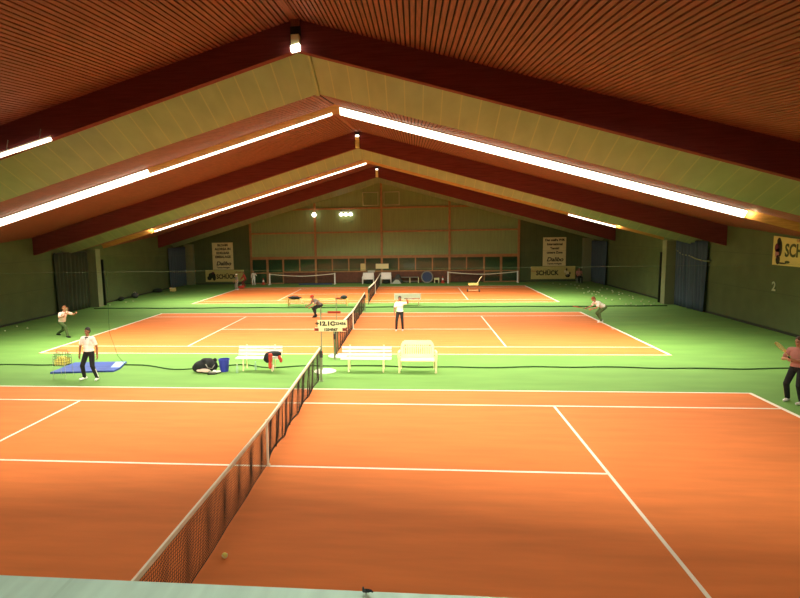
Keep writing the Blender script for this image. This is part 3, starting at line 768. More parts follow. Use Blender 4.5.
# small things along the left wall
for k, (u, v, nm, lb, m, r) in enumerate(((115, 301, 'shoe_bag', 'small black shoe bag at the foot of the left wall, nearest the pilaster', 'black', (0.22, 0.16, 0.14)),
        (133, 298.2, 'sports_bag', 'small dark bag with a pale top at the foot of the left wall', 'dark', (0.26, 0.2, 0.2)),
        (156, 292.5, 'duffel_bag', 'long dark duffel bag at the foot of the left wall beyond the others', 'black', (0.42, 0.25, 0.16)))):
    p = ground(u, v)
    t = thing(nm, lb, 'bag', (max(p.x+0.15, -17.9), p.y, 0))
    lumps('body', [((0, 0, r[2]), r), ((0.05, 0.1, r[2]*1.1), (r[0]*0.7, r[1], r[2]))], m, t)
    MB().tube([(-0.1, 0, r[2]*1.7), (-0.05, 0, r[2]*2.3), (0.05, 0, r[2]*2.3), (0.1, 0, r[2]*1.7)], 0.015, 6).build('handle', 'palepink' if k == 1 else 'dark', t)
p = ground(173, 291.2)
t = thing('storage_box', 'small pale open box on the floor near the far left curtain', 'box', (p.x, p.y, 0))
MB().box(-0.2, 0.2, -0.15, 0.15, 0, 0.03).box(-0.2, 0.2, -0.15, -0.12, 0.03, 0.28).box(-0.2, 0.2, 0.12, 0.15, 0.03, 0.28).box(-0.2, -0.17, -0.12, 0.12, 0.03, 0.28).box(0.17, 0.2, -0.12, 0.12, 0.03, 0.28).build('body', 'palewood', t)
MB().box(-0.22, 0.22, -0.17, -0.15, 0.22, 0.3).build('rim', 'cream', t)
# bags on the far benches
t = thing('racket_bag', 'long black racket bag lying on the left end of the low yellow bench', 'bag', (-4.62, 24.5, 0.43))
lumps('body', [((-0.05, 0, 0.10), (0.42, 0.16, 0.10)), ((0.2, 0, 0.09), (0.25, 0.12, 0.08))], 'black', t)
MB().tube([(-0.2, -0.02, 0.19), (-0.1, -0.02, 0.24), (0.1, -0.02, 0.24), (0.2, -0.02, 0.17)], 0.014).build('handle', 'dark', t)
t = thing('racket_bag', 'grey and red racket bag on the right end of the low yellow bench', 'bag', (-1.55, 24.5, 0.43))
lumps('body', [((0.05, 0, 0.12), (0.22, 0.15, 0.12)), ((0.0, 0, 0.06), (0.25, 0.15, 0.06))], 'dark', t)
lumps('racket_sleeve', [((-0.28, -0.05, 0.05), (0.26, 0.08, 0.045))], 'red', t)

# ------------------------------------------------------------------ far end of the hall
def mini_net(label, x0, x1, y):
    t = thing('mini_net', label, 'net', ((x0+x1)/2, y, 0)); h = (x1-x0)/2
    for s in (-1, 1):
        MB().box(s*h-0.05, s*h+0.05, -0.05, 0.05, 0, 1.0).build('post', 'white', t)
        MB().box(s*h-0.06, s*h+0.06, -0.35, 0.35, 0.0, 0.05).build('foot', 'white', t)
    zt = lambda u: 0.97-0.20*(1-abs(u)**1.6)
    m = MB(); q = MB(); n = 30
    for k in range(n):
        a, b = -1+2*k/n, -1+2*(k+1)/n
        m.hexa([(a*h, -0.012, zt(a)-0.06), (b*h, -0.012, zt(b)-0.06), (b*h, 0.012, zt(b)-0.06), (a*h, 0.012, zt(a)-0.06), (a*h, -0.012, zt(a)), (b*h, -0.012, zt(b)), (b*h, 0.012, zt(b)), (a*h, 0.012, zt(a))])
    m.build('top_tape', 'tape', t)
    for k in range(100): 
        u = -0.98+1.96*k/99; q.tube([(u*h, 0, 0.12), (u*h, 0, zt(u)-0.05)], 0.003, 3, cap=False)
    for j in range(8): q.tube([(u*h, 0, 0.12+(zt(u)-0.17)*j/7) for u in [-0.98+1.96*k/30 for k in range(31)]], 0.003, 3, cap=False)
    q.build('netting', 'net', t, fix=False)
    return t
mini_net('low practice net with white posts at the left of the far wall', -10.15, -4.2, 39.75)
mini_net('low practice net with white posts at the right of the far wall', 5.85, 11.85, 39.95)
tag(MB().box(-7.4, -4.4, 39.2, 39.6, 0, 0.10).build('exercise_mat', 'discblue', bevel=0.01), 'narrow dark blue mat in front of the left practice net', 'mat')
t = thing('target_disc', 'round dark blue target disc with a pale rim leaning at the far wall', 'target', (4.02, 39.95, 0.0))
m = MB(); cz = 0.54; tilt = lambda x, y, z: (x, y+0.08*(z-0.0), z)
for nm, r0, r1, y0, y1, mm in (('rim', 0.44, 0.54, -0.05, 0.03, 'grey'), ('face', 0.0, 0.44, -0.03, 0.02, 'discblue')):
    mb = MB(); n = 40
    if r0 == 0: mb.prism([(r1*math.cos(2*PI*i/n), r1*math.sin(2*PI*i/n)) for i in range(n)], y0, y1, lambda x, y, z: tilt(x, z, y+cz))
    else:
        for i in range(n):
            a, b = 2*PI*i/n, 2*PI*(i+1)/n; P = lambda r, t_, yy: tilt(r*math.cos(t_), yy, cz+r*math.sin(t_))
            mb.hexa([P(r0, a, y0), P(r1, a, y0), P(r1, b, y0), P(r0, b, y0), P(r0, a, y1), P(r1, a, y1), P(r1, b, y1), P(r0, b, y1)])
    mb.build(nm, mm, t)
t = thing('stool', 'small cream box stool to the right of the round blue disc', 'stool', (4.85, 39.85, 0))
MB().box(-0.22, 0.22, -0.2, 0.2, 0.30, 0.46).build('seat', 'poster', t, bevel=0.01)
for sx in (-1, 1):
    for sy in (-1, 1): MB().box(sx*0.18-0.025, sx*0.18+0.025, sy*0.16-0.025, sy*0.16+0.025, 0, 0.30).build('leg', 'poster', t)
def cone(label, x, y):
    t = thing('traffic_cone', label, 'cone', (x, y, 0))
    MB().lathe([(0.13, 0.03), (0.085, 0.26)], 16).build('body', 'red', t); MB().lathe([(0.085, 0.26), (0.055, 0.44)], 16).build('white_band', 'white', t); MB().lathe([(0.055, 0.44), (0.03, 0.58)], 16).build('tip', 'red', t)
    MB().box(-0.18, 0.18, -0.18, 0.18, 0, 0.03).build('base', 'red', t)
cone('red and white cone left of the right-hand practice net', 5.38, 39.9)
cone('red and white cone beside the left post of the left-hand practice net', -10.75, 39.75)
# white plastic garden benches and bags under the ridge post
for k, (x, lb, w) in enumerate(((-1.20, 'white plastic chair on the left of the ridge post at the far wall', 0.52), (0.38, 'white plastic chair on the right of the ridge post at the far wall', 0.48))):
    t = thing('plastic_chair', lb, 'chair', (x, 39.75, 0), 0, 'white chairs at the far wall')
    MB().box(-w, w, -0.32, 0.1, 0.40, 0.45).build('seat', 'white', t, bevel=0.02)
    MB().hexa([(-w, 0.1, 0.42), (w, 0.1, 0.42), (w, 0.15, 0.42), (-w, 0.15, 0.42), (-w*0.93, 0.25, 0.98), (w*0.93, 0.25, 0.98), (w*0.93, 0.29, 0.98), (-w*0.93, 0.29, 0.98)]).build('backrest', 'white', t, bevel=0.015)
    for sx in (-1, 1):
        MB().tube([(sx*(w-0.03), -0.30, 0), (sx*(w-0.02), -0.28, 0.62)], 0.035).build('leg', 'white', t); MB().tube([(sx*(w-0.03), 0.2, 0), (sx*(w-0.05), 0.12, 0.42)], 0.035).build('leg', 'white', t)
        MB().tube([(sx*(w-0.02), -0.30, 0.62), (sx*(w-0.02), 0.16, 0.64)], 0.035).build('armrest', 'white', t)
    s = thing('kit_bag', 'dark kit bag pushed under the white plastic chair %s of the ridge post' % ('left' if k == 0 else 'right'), 'bag', (x, 39.72, 0), 0)
    lumps('body', [((0, 0, 0.14), (w-0.12, 0.2, 0.14)), ((0.1, 0.02, 0.2), (w*0.5, 0.16, 0.12))], 'black', s)
    MB().tube([(-0.12, -0.1, 0.24), (0, -0.15, 0.3), (0.12, -0.1, 0.24)], 0.012).build('handle', 'dark', s)
t = thing('equipment_bag', 'dark equipment bag with a silver flap right of the white chairs', 'bag', (1.35, 39.5, 0))
lumps('body', [((0, 0.1, 0.28), (0.42, 0.25, 0.28)), ((0.1, 0.12, 0.5), (0.28, 0.2, 0.35)), ((0.25, 0.1, 0.2), (0.3, 0.22, 0.2))], 'dark', t, 0.03)
MB().prism([(-0.5, 0.02), (0.42, 0.02), (0.15, 0.36), (-0.1, 0.38)], -0.22, -0.19, lambda x, y, z: (x, z, y)).build('flap', 'steel', t)
t = thing('low_bench', 'low grey bench with white frame in front of the far windows', 'bench', (2.45, 40.05, 0))
MB().box(-0.85, 0.85, -0.18, 0.18, 0.50, 0.56).build('seat', 'grey', t)
for s in (-0.8, 0.05, 0.8): MB().box(s-0.03, s+0.03, -0.15, 0.15, 0, 0.5).build('leg', 'poster', t)
MB().box(-0.82, 0.82, -0.02, 0.02, 0.14, 0.18).build('stretcher', 'grey', t)
def notice(nm, label, x0, x1, z0, z1, y, m, letters=None):
    t = thing(nm, label, 'sign', ((x0+x1)/2, y, z0)); w = (x1-x0)/2
    o = MB().box(-w, w, -0.02, 0.0, 0, z1-z0).build('board', m, t)
    MB().box(-w-0.02, w+0.02, 0.0, 0.025, -0.02, z1-z0+0.02).build('backing', 'dark', t)
    if letters: text('lettering', letters[0], letters[1], letters[2], o, frame_m((0, -0.023, (z1-z0)/2), X))
    return t
notice('notice_board', 'upright cream notice sheet on the far window left of the ridge post', -1.93, -1.47, 1.13, 1.77, 40.39, 'yellow', ('oo', 0.12, 'pinkink'))
notice('notice_board', 'wide pale sign board across the ridge post at the far wall', -0.55, 0.60, 1.30, 1.74, 40.33, 'poster')
notice('notice_board', 'small grey green sign above the left white chair', -1.28, -0.62, 0.98, 1.15, 40.39, 'steel')
# ball trolley on the far court
t = thing('ball_trolley', 'cream wheeled ball trolley with a slanting handle on the far court', 'trolley', (7.25, 32.15, 0.01))
for s in (-1, 1):
    w_ = MB(); 
    w_.tube([(s*0.40, -0.05, 0.12), (s*0.40+0.06*s, -0.05, 0.12)], 0.12, 16); w_.build('wheel', 'dark', t)
MB().tube([(-0.42, -0.05, 0.12), (0.42, -0.05, 0.12)], 0.018).build('axle', 'cream', t)
MB().tube([(-0.30, 0.0, 0.12), (-0.22, 0.1, 0.50)], 0.012).tube([(0.30, 0.0, 0.12), (0.26, 0.1, 0.50)], 0.012).build('leg', 'clay', t)
b = MB(); b.box(-0.36, 0.36, -0.12, 0.28, 0.50, 0.53).box(-0.36, 0.36, -0.12, -0.09, 0.53, 0.64).box(-0.36, 0.36, 0.25, 0.28, 0.53, 0.64).box(-0.36, -0.33, -0.09, 0.25, 0.53, 0.64).box(0.33, 0.36, -0.09, 0.25, 0.53, 0.64)
b.build('tray', 'palewood', t)
MB().tube([(0.28, 0.2, 0.55), (0.52, 0.3, 0.98), (0.66, 0.32, 1.12)], [0.03, 0.03, 0.035]).build('handle', 'cream', t)

# ------------------------------------------------------------------ banners
def wall_sign(nm, label, x0, x1, z0, z1, m):
    t = thing(nm, label, 'banner', ((x0+x1)/2, 40.47, z0)); w = (x1-x0)/2; h = z1-z0
    o = MB().box(-w, w, -0.025, 0.0, 0, h).build('sheet', m, t)
    return t, o, w, h
for s in (-1, 1):
    x0, x1 = (-15.66, -13.69) if s < 0 else (14.07, 16.03)
    t, o, w, h = wall_sign('poster', 'tall cream lettered poster above the yellow banner on the %s of the far wall' % ('left' if s < 0 else 'right'), x0, x1, 1.36, 3.85, 'poster')
    rows = (['BLDAM', 'ALDREA IN', 'EDELBAR', 'EMBALAGE'], ['Das weiße WIR', 'International', 'Tennis!', 'unsere Zone']) [0 if s < 0 else 1]
    for k, r in enumerate(rows):
        text('lettering', r, 0.30 if s < 0 else 0.27, 'ink', o, frame_m((0.02, -0.03, h-0.24-0.36*k), X), bold=0.012, sx=1.0 if s < 0 else 0.95)
    text('lettering', '-', 0.2, 'ink', o, frame_m((0.05, -0.03, h-1.55), X))
    text('script_lettering', 'Dalibo', 0.50, 'ink', o, frame_m((0.05, -0.03, 0.56), X), bold=0.014, shear=0.25, sx=1.05)
    text('lettering', 'Tennis-Anlagen', 0.20, 'ink', o, frame_m((0.02, -0.03, 0.20), X), bold=0.006)
def figure(o, ox, oz, k, mp):
    """flat printed figure of a player, as ink shapes"""
    def e(cx, cz, rx, rzz, m, nm):
        n = 18; MB().prism([(ox+(cx+rx*math.cos(2*PI*i/n))*k, oz+(cz+rzz*math.sin(2*PI*i/n))*k) for i in range(n)], 0.0, 0.006, mp).build(nm, m, o)
    return e
mpe = lambda x, y, z: (x, -0.026-z, y)
t, o, w, h = wall_sign('banner', 'yellow lettered banner with a dark figure, low on the left of the far wall', -16.4, -12.75, 0.24, 1.33, 'banner')
text('lettering', 'SCHÜCK', 0.56, 'ink', o, frame_m((0.12, -0.03, 0.46), X), bold=0.02, sx=0.82)
text('small_lettering', 'Uhren', 0.25, 'inkred', o, frame_m((1.3, -0.03, 0.88), X), bold=0.004)
e = figure(o, -1.2, 0.5, 1.0, mpe); e(0, 0.1, .34, .26, 'ink', 'printed_figure'); e(-.25, -.15, .22, .2, 'ink', 'printed_figure'); e(.2, -.1, .16, .3, 'ink', 'printed_figure'); e(.1, .3, .15, .12, 'maroon', 'printed_figure')
t, o, w, h = wall_sign('banner', 'yellow lettered banner with a printed player, low on the right of the far wall', 13.09, 16.85, 0.22, 1.33, 'banner')
text('lettering', 'SCHÜCK', 0.56, 'ink', o, frame_m((-0.5, -0.03, 0.52), X), bold=0.02, sx=0.85)
text('small_lettering', 'Optik', 0.2, 'inkred', o, frame_m((-1.62, -0.03, 0.7), X))
e = figure(o, 1.15, 0.5, 1.0, mpe); e(0, 0.32, .07, .12, 'ink', 'printed_figure'); e(-.12, .15, .09, .13, 'poster', 'printed_figure'); e(.08, -.05, .12, .22, 'poster', 'printed_figure'); e(.1, -.22, .2, .14, 'ink', 'printed_figure'); e(.28, 0, .06, .12, 'ink', 'printed_figure')
# long banner on the right wall
t = thing('banner', 'yellow banner with a printed player and dark lettering high on the right wall', 'banner', (18.27, 13.62, 2.83))
o = MB().prism([(-2.05, 0), (0.8, 0), (0.8, 1.02), (-2.05, 1.24)], -0.02, 0.02, lambda x, y, z: (z, -x, y)).build('sheet', 'banner', t)
fy = lambda y: frame_m((-0.03, y, 0.74), (0, -1, 0))
text('lettering', 'SCHÜCK', 0.74, 'inkgreen', o, frame_m((-0.025, 1.25, 0.62), (0, -1, 0)), align='LEFT', bold=0.022, sx=0.80)
text('small_lettering', 'Uhren-Optik', 0.2, 'inkred', o, frame_m((-0.025, 0.55, 1.05), (0, -1, 0)), align='LEFT')
mpw = lambda x, y, z: (-0.021-z, -x, y)
e = figure(o, -1.68, 0.62, 1.0, mpw)
e(0.02, .38, .13, .17, 'ink', 'printed_figure'); e(-.08, .12, .17, .2, 'maroon', 'printed_figure'); e(.12, .1, .12, .34, 'ink', 'printed_figure'); e(-.06, -.12, .14, .22, 'pinkink', 'printed_figure'); e(0, -.38, .14, .2, 'ink', 'printed_figure'); e(.25, -.52, .32, .035, 'ink', 'printed_figure'); e(.62, -.46, .16, .06, 'inkgreen', 'printed_figure')
t = thing('wall_numeral', 'pale court numeral two on the right wall below the banner', 'sign', (18.29, 15.5, 1.73))
text('numeral', '2', 0.55, 'numeral', t, frame_m((-0.012, 0, 0.16), (0, -1, 0)), bold=0.012)

# ------------------------------------------------------------------ people
def ik(a, b, l1, l2, hint):
    a = Vector(a); b = Vector(b); d = b-a; L = min(d.length, (l1+l2)*0.999)
    d.normalize(); b = a+d*L
    x = (l1*l1-l2*l2+L*L)/(2*L); h = math.sqrt(max(l1*l1-x*x, 0))
    hv = Vector(hint); hv = (hv-d*hv.dot(d)).normalized()
    return a+d*x+hv*h, b
def person(label, loc, rz, H, pelvis, spine, feet, arms, cols, head=(0, 0, 1), look=0.0, voxel=0.011, twist=0.0, hair='short', long_sleeve=False, curl=(0.6, 0.6), collar=None, stripe=None, shorts=False, footyaw=(0, 0), group=None, lateral=None):
    """arms: ((upper dir, fore dir) left, right) in the person's frame: x right, y forward"""
    k = H/1.75
    t = thing('person', label, 'person', loc, rz, group)
    P = Vector(pelvis)*k
    S = Vector(spine).normalized()
    R0 = Vector((1, 0, 0)); R0 = (R0-S*R0.dot(S)).normalized()
    Fv = S.cross(R0)
    Rt = (Matrix.Rotation(twist, 3, S) @ R0); Ft = (Matrix.Rotation(twist, 3, S) @ Fv)
    hipc = P
    B = MB(); J = {}
    rot0 = Matrix((R0, Fv, S)).transposed(); rotc = Matrix((Rt, Ft, S)).transposed()
    def tors(mb, g):
        mb.ell(hipc+S*0.02*k, ((0.165+g)*k, (0.115+g)*k, (0.13+g)*k), rot0)
        mb.ell(hipc+S*0.17*k, ((0.142+g)*k, (0.102+g)*k, (0.16+g)*k), rot0)
        mb.ell(hipc+S*0.33*k, ((0.165+g)*k, (0.115+g)*k, (0.16+g)*k), rotc)
        sh = hipc+S*0.435*k
        mb.cap(sh-Rt*0.13*k, sh+Rt*0.13*k, (0.072+g)*k, (0.072+g)*k)
        mb.cap(sh+S*0.01*k, sh+S*0.07*k, (0.085+g)*k, (0.055+g*0.6)*k)
    tors(B, 0.0)
    nb = hipc+S*0.49*k
    Hd = Vector(head).normalized()
    hc = nb+S*0.03*k+Hd*0.155*k
    B.cap(nb-S*0.03*k, hc-Hd*0.06*k, 0.055*k, 0.052*k)
    hr = Vector((math.cos(look), math.sin(look), 0)); hr = (hr-Hd*hr.dot(Hd)).normalized(); hf = Hd.cross(hr)
    roth = Matrix((hr, hf, Hd)).transposed()
    W = lambda x, y, z: hc+(hr*x+hf*y+Hd*z)*k
    B.ell(W(0, -0.008, 0.02), (0.074*k, 0.092*k, 0.095*k), roth); B.ell(W(0, 0.022, -0.05), (0.055*k, 0.062*k, 0.066*k), roth)
    B.cap(W(0, 0.085, 0.015), W(0, 0.105, -0.022), 0.010*k, 0.015*k); B.cap(W(-0.03, 0.078, 0.026), W(0.03, 0.078, 0.026), 0.012*k, 0.012*k)
    B.ell(W(0, 0.076, -0.062), (0.024*k, 0.012*k, 0.010*k), roth)
    for s in (-1, 1): B.ell(W(s*0.076, -0.005, -0.005), (0.010*k, 0.020*k, 0.030*k), roth)
    # legs
    legs = []
    for i, s in enumerate((-1, 1)):
        hj = hipc+R0*(s*0.092*k)-S*0.03*k
        fx, fy = feet[i][0]*k, feet[i][1]*k; lift = (feet[i][2] if len(feet[i]) > 2 else 0)*k
        an = Vector((fx, fy, 0.085*k+lift))
        kn, an = ik(hj, an, 0.43*k, 0.425*k, (s*0.12, 1, 0.05))
        fyw = footyaw[i]; fd = Vector((math.sin(fyw), math.cos(fyw), 0))
        legs.append((hj, kn, an, fd))
        B.cap(hj, kn, 0.088*k, 0.056*k); B.cap(kn, kn+(an-kn)*0.35, 0.055*k, 0.056*k); B.cap(kn+(an-kn)*0.35, an, 0.054*k, 0.038*k)
        B.cap(an-fd*0.03*k-Vector((0, 0, 0.045*k)), an+fd*0.15*k-Vector((0, 0, 0.055*k)), 0.035*k, 0.026*k)
    # arms and hands
    al = []
    for i, s in enumerate((-1, 1)):
        sj = hipc+S*0.435*k+Rt*(s*0.185*k)
        ud, fd = Vector(arms[i][0]).normalized(), Vector(arms[i][1]).normalized()
        ej = sj+ud*0.285*k; wj = ej+fd*0.255*k
        B.cap(sj, ej, 0.052*k, 0.040*k); B.cap(ej, ej+fd*0.08*k, 0.041*k, 0.040*k); B.cap(ej+fd*0.08*k, wj, 0.040*k, 0.027*k)
        pn = Rt*(-s); pn = (pn-fd*pn.dot(fd))
        if pn.length < 0.2: pn = Ft-fd*Ft.dot(fd)
        pn.normalize(); sd = fd.cross(pn)
        if sd.dot(Ft) < 0: sd = -sd
        hrot = Matrix((sd, pn, fd)).transposed()
        B.ell(wj+fd*0.05*k, (0.042*k, 0.018*k, 0.055*k), hrot)
        for q, (off, ln) in enumerate(((0.031, 0.072), (0.011, 0.082), (-0.010, 0.076), (-0.030, 0.060))):
            p0 = wj+(fd*0.085+sd*off)*k; a = 0.0; r = 0.0095*k
            for seg in range(3):
                a += curl[i]*(0.6 if seg == 0 else 0.9)
                p1 = p0+(fd*math.cos(a)+pn*math.sin(a)+sd*off*0.8)*(ln*(0.42, 0.32, 0.26)[seg]*k)
                B.cap(p0, p1, r, r*0.9, 8); p0 = p1; r *= 0.93
        th0 = wj+(fd*0.025+sd*0.032)*k; th1 = th0+(fd*0.028+sd*0.026+pn*0.012)*k; th2 = th1+(fd*0.030+sd*0.004+pn*(0.012+0.02*curl[i]))*k
        B.cap(th0, th1, 0.013*k, 0.011*k, 8); B.cap(th1, th2, 0.011*k, 0.009*k, 8)
        al.append((sj, ej, wj, fd, pn, sd))
        J['hand%d' % i] = wj+fd*0.085*k+pn*0.025*k
    b = bake(B.build('body', cols['skin'], t), [('REMESH', dict(mode='VOXEL', voxel_size=voxel*k)), ('SMOOTH', dict(factor=0.5, iterations=2))])
    # shirt
    Sm = MB(); g = 0.014
    Sm.ell(hipc+S*0.06*k, ((0.168+g)*k, (0.118+g)*k, (0.10+g)*k), rot0)
    Sm.ell(hipc+S*0.17*k, ((0.150+g)*k, (0.110+g)*k, (0.16+g)*k), rot0); Sm.ell(hipc+S*0.33*k, ((0.167+g)*k, (0.118+g)*k, (0.155+g)*k), rotc)
    sh = hipc+S*0.435*k; Sm.cap(sh-Rt*0.13*k, sh+Rt*0.13*k, (0.074+g)*k, (0.074+g)*k); Sm.cap(sh, sh+S*0.03*k, (0.088+g)*k, (0.066+g)*k)
    for (sj, ej, wj, fd, pn, sd) in al:
        if long_sleeve: Sm.cap(sj, ej, (0.058+g)*k, (0.044+g)*k); Sm.cap(ej, ej+(wj-ej)*0.9, (0.043+g)*k, (0.030+g)*k)
        else: Sm.cap(sj, sj+(ej-sj)*0.62, (0.060+g)*k, (0.054+g)*k)
    bake(Sm.build('shirt', cols['shirt'], t), [('REMESH', dict(mode='VOXEL', voxel_size=max(voxel*1.2, 0.014)*k)), ('SMOOTH', dict(factor=0.5, iterations=3))])
    Tm = MB(); g = 0.012
    Tm.ell(hipc+S*0.0*k, ((0.168+g)*k, (0.118+g)*k, (0.115+g)*k), rot0)
    for (hj, kn, an, fd) in legs:
        Tm.cap(hj, kn, (0.090+g)*k, (0.062+g)*k)
        if not shorts: Tm.cap(kn, an+(kn-an)*0.03, (0.062+g)*k, (0.048+g)*k)
    bake(Tm.build('shorts' if shorts else 'trousers', cols['trousers'], t), [('REMESH', dict(mode='VOXEL', voxel_size=max(voxel*1.2, 0.014)*k)), ('SMOOTH', dict(factor=0.5, iterations=3))])
    if stripe:
        for i, (hj, kn, an, fd) in enumerate(legs):
            s = (-1, 1)[i]; o = R0*(s*0.062*k)
            MB().tube([kn+(an-kn)*0.25+o, kn+(an-kn)*0.6+o*0.98, an+(kn-an)*0.06+o*0.95], 0.014*k, 6).build('trouser_stripe', stripe, t)
    for i, (hj, kn, an, fd) in enumerate(legs):
        sm = MB(); z = an-Vector((0, 0, 0.085*k))
        sm.cap(z-fd*0.045*k+Vector((0, 0, 0.045*k)), z+fd*0.16*k+Vector((0, 0, 0.036*k)), 0.046*k, 0.034*k)
        sm.cap(z+Vector((0, 0, 0.06*k)), z+Vector((0, 0, 0.095*k)), 0.05*k, 0.046*k)
        o = sm.build('shoe', cols['shoes'], t, smooth=True)
        zz = z.z+0.001
        for v in o.data.vertices: v.co.z = max(v.co.z, zz)
    # face and hair
    for s in (-1, 1): MB().ell(W(s*0.030, 0.081, 0.008), (0.011*k, 0.008*k, 0.008*k), roth, 8, 6).build('eye', 'eye', t, smooth=True)
    if hair == 'cap':
        MB().ell(W(0, -0.012, 0.045), (0.084*k, 0.100*k, 0.085*k), roth, fn=lambda p: Vector((p.x, p.y, max(p.z, -0.02*k)))).build('cap', cols['hair'], t, smooth=True)
        MB().ell(W(0, 0.10, 0.035), (0.065*k, 0.075*k, 0.010*k), roth).build('cap_brim', cols['hair'], t, smooth=True)
        MB().ell(W(0, -0.045, -0.005), (0.076*k, 0.065*k, 0.075*k), roth).build('hair', 'hair', t, smooth=True)
    else:
        hm = MB(); hm.ell(W(0, -0.022, 0.045), (0.083*k, 0.096*k, 0.088*k), roth); hm.ell(W(0, -0.045, 0.0), (0.080*k, 0.070*k, 0.085*k), roth)
        if hair == 'long': hm.ell(W(0, -0.065, -0.07), (0.075*k, 0.045*k, 0.10*k), roth)
        hm.build('hair', cols['hair'], t, smooth=True)
    if collar:
        m = MB(); cc = nb-S*0.005*k
        for i in range(16):
            a, a2 = 2*PI*i/16, 2*PI*(i+1)/16
            m.cap(cc+(Rt*math.cos(a)+Ft*math.sin(a)*0.95)*0.078*k, cc+(Rt*math.cos(a2)+Ft*math.sin(a2)*0.95)*0.078*k, 0.018*k, 0.018*k, 6)
        m.cap(cc+Ft*0.085*k-S*0.01*k, cc+Ft*0.105*k-S*0.09*k, 0.016*k, 0.010*k, 6)
        m.build('collar', collar, t, smooth=True)
    J['t'] = t; J['M'] = Matrix.Translation(Vector(loc)) @ Matrix.Rotation(rz, 4, 'Z')
    return J
def racket(label, J, hand, d, n, frame='yellow', group=None):
    """d: direction from grip to head, n: string-bed normal, both in the person's frame"""
    p = J['M'] @ J[hand]; R3 = J['M'].to_3x3()
    d = (R3 @ Vector(d)).normalized(); n = (R3 @ Vector(n)); n = (n-d*n.dot(d)).normalized(); s = d.cross(n)
    t = thing('tennis_racket', label, 'racket', p)
    MB().tube([-d*0.09, d*0.10], 0.015, 8).build('grip', 'black', t)
    MB().tube([d*0.10, d*0.24], 0.011, 8).tube([d*0.24, d*0.36+s*0.075], 0.010, 6).tube([d*0.24, d*0.36-s*0.075], 0.010, 6).build('throat', frame, t)
    pts = [d*(0.45+0.165*math.sin(a))+s*(0.125*math.cos(a)) for a in [2*PI*i/36 for i in range(37)]]
    MB().tube(pts, 0.012, 6, cap=False).build('hoop', frame, t, smooth=True)
    m = MB()
    for i in range(9):
        u = -0.10+0.025*i; h = 0.165*math.sqrt(max(0, 1-(u/0.125)**2)); m.tube([d*(0.45-h)+s*u, d*(0.45+h)+s*u], 0.0012, 3)
    for i in range(12):
        u = -0.14+0.0255*i; h = 0.125*math.sqrt(max(0, 1-(u/0.165)**2)); m.tube([d*(0.45+u)-s*h, d*(0.45+u)+s*h], 0.0012, 3)
    m.build('strings', 'cream', t)
    return t

# the coach standing before the blue mat
p = ground(91, 379.5)
person('person in white polo shirt and black trousers standing by the blue mat', (p.x, p.y, 0), PI-0.1, 1.72, (0, 0, 0.915), (0, 0.02, 1), ((-0.25, 0.02), (0.23, 0.0)),
       (((-0.42, 0.0, -1), (-0.10, 0.12, -1)), ((0.42, 0.0, -1), (0.08, 0.14, -1))), dict(skin='skind', hair='hairblk', shirt='white', trousers='black', shoes='white'), voxel=0.0075, curl=(0.35, 0.35), collar='black', stripe='white', footyaw=(-0.3, 0.3))
# player lunging by the left wall
p = ground(64, 336.5)
J = person('person in a pale pink shirt lunging forward by the left wall', (p.x, p.y, 0), -PI/2-0.35, 1.74, (0, -0.06, 0.70), (0.05, 0.42, 0.9), ((-0.14, -0.60), (0.12, 0.42)),
       (((-0.5, 0.6, -0.3), (0.2, 0.9, 0.35)), ((0.5, 0.5, -0.4), (0.1, 0.95, 0.25))), dict(skin='skin', hair='hairred', shirt='palepink', trousers='olivecloth', shoes='black'), head=(0, 0.3, 1), curl=(0.8, 0.9))
racket('tennis racket held out by the lunging player at the left wall', J, 'hand1', (0.2, 0.75, 0.65), (1, 0, 0.2), 'hairred')
# player leaning at the right baseline of the middle court
p = ground(599, 322)
J = person('person in a white shirt bending forward at the right baseline of the middle court', (p.x+0.1, p.y, 0), PI/2+0.2, 1.72, (0, -0.10, 0.76), (0, 0.86, 0.52), ((-0.2, 0.12), (0.2, -0.12)),
       (((-0.4, 0.5, -0.8), (0.2, 0.9, -0.25)), ((0.5, 0.3, -0.8), (0.0, 0.95, -0.3))), dict(skin='skin', hair='hairred', shirt='white', trousers='olivecloth', shoes='white'), head=(0, 0.6, 0.8), curl=(0.8, 0.9))
racket('tennis racket held low by the bending player in white', J, 'hand1', (0.1, 0.9, 0.2), (0, 0, 1), 'red')
# player at the right edge, arms folded around a racket
p = ground(796, 402.5)
J = person('person in a pink shirt and black trousers with folded arms at the right edge', (p.x-0.02, p.y, 0), PI*0.66, 1.74, (0, 0.0, 0.915), (0.03, 0.0, 1), ((-0.17, 0.06), (0.19, 0.0)),
       (((-0.35, 0.35, -0.85), (0.75, 0.62, 0.16)), ((0.35, 0.35, -0.85), (-0.75, 0.62, 0.22))), dict(skin='skin', hair='hair', shirt='pink', trousers='black', shoes='white'), voxel=0.0075, curl=(0.9, 0.9), stripe='yellow', footyaw=(0.1, -0.1), head=(0, 0.05, 1))
racket('yellow-framed tennis racket pointing up from the folded arms at the right edge', J, 'hand1', (0.16, 0.70, 0.75), (-0.36, -0.65, 0.7), 'yellow')
# woman at the net of the middle court
p = ground(400, 330.5)
J = person('person in a white shirt and dark trousers standing right of the middle net', (p.x, p.y, 0), PI-0.1, 1.62, (0, 0, 0.93), (0, 0.03, 1), ((-0.14, 0.0), (0.17, 0.10)),
       (((-0.55, 0.35, 0.10), (0.1, 0.75, 0.75)), ((0.28, 0.1, -1), (-0.05, 0.5, -0.8))), dict(skin='skind', hair='dark', shirt='white', trousers='black', shoes='palepink'), curl=(0.9, 0.4), hair='long')
racket('dark red tennis racket held at head height by the woman in white', J, 'hand0', (-0.95, 0.1, 0.02), (0, 0, 1), 'dkred')
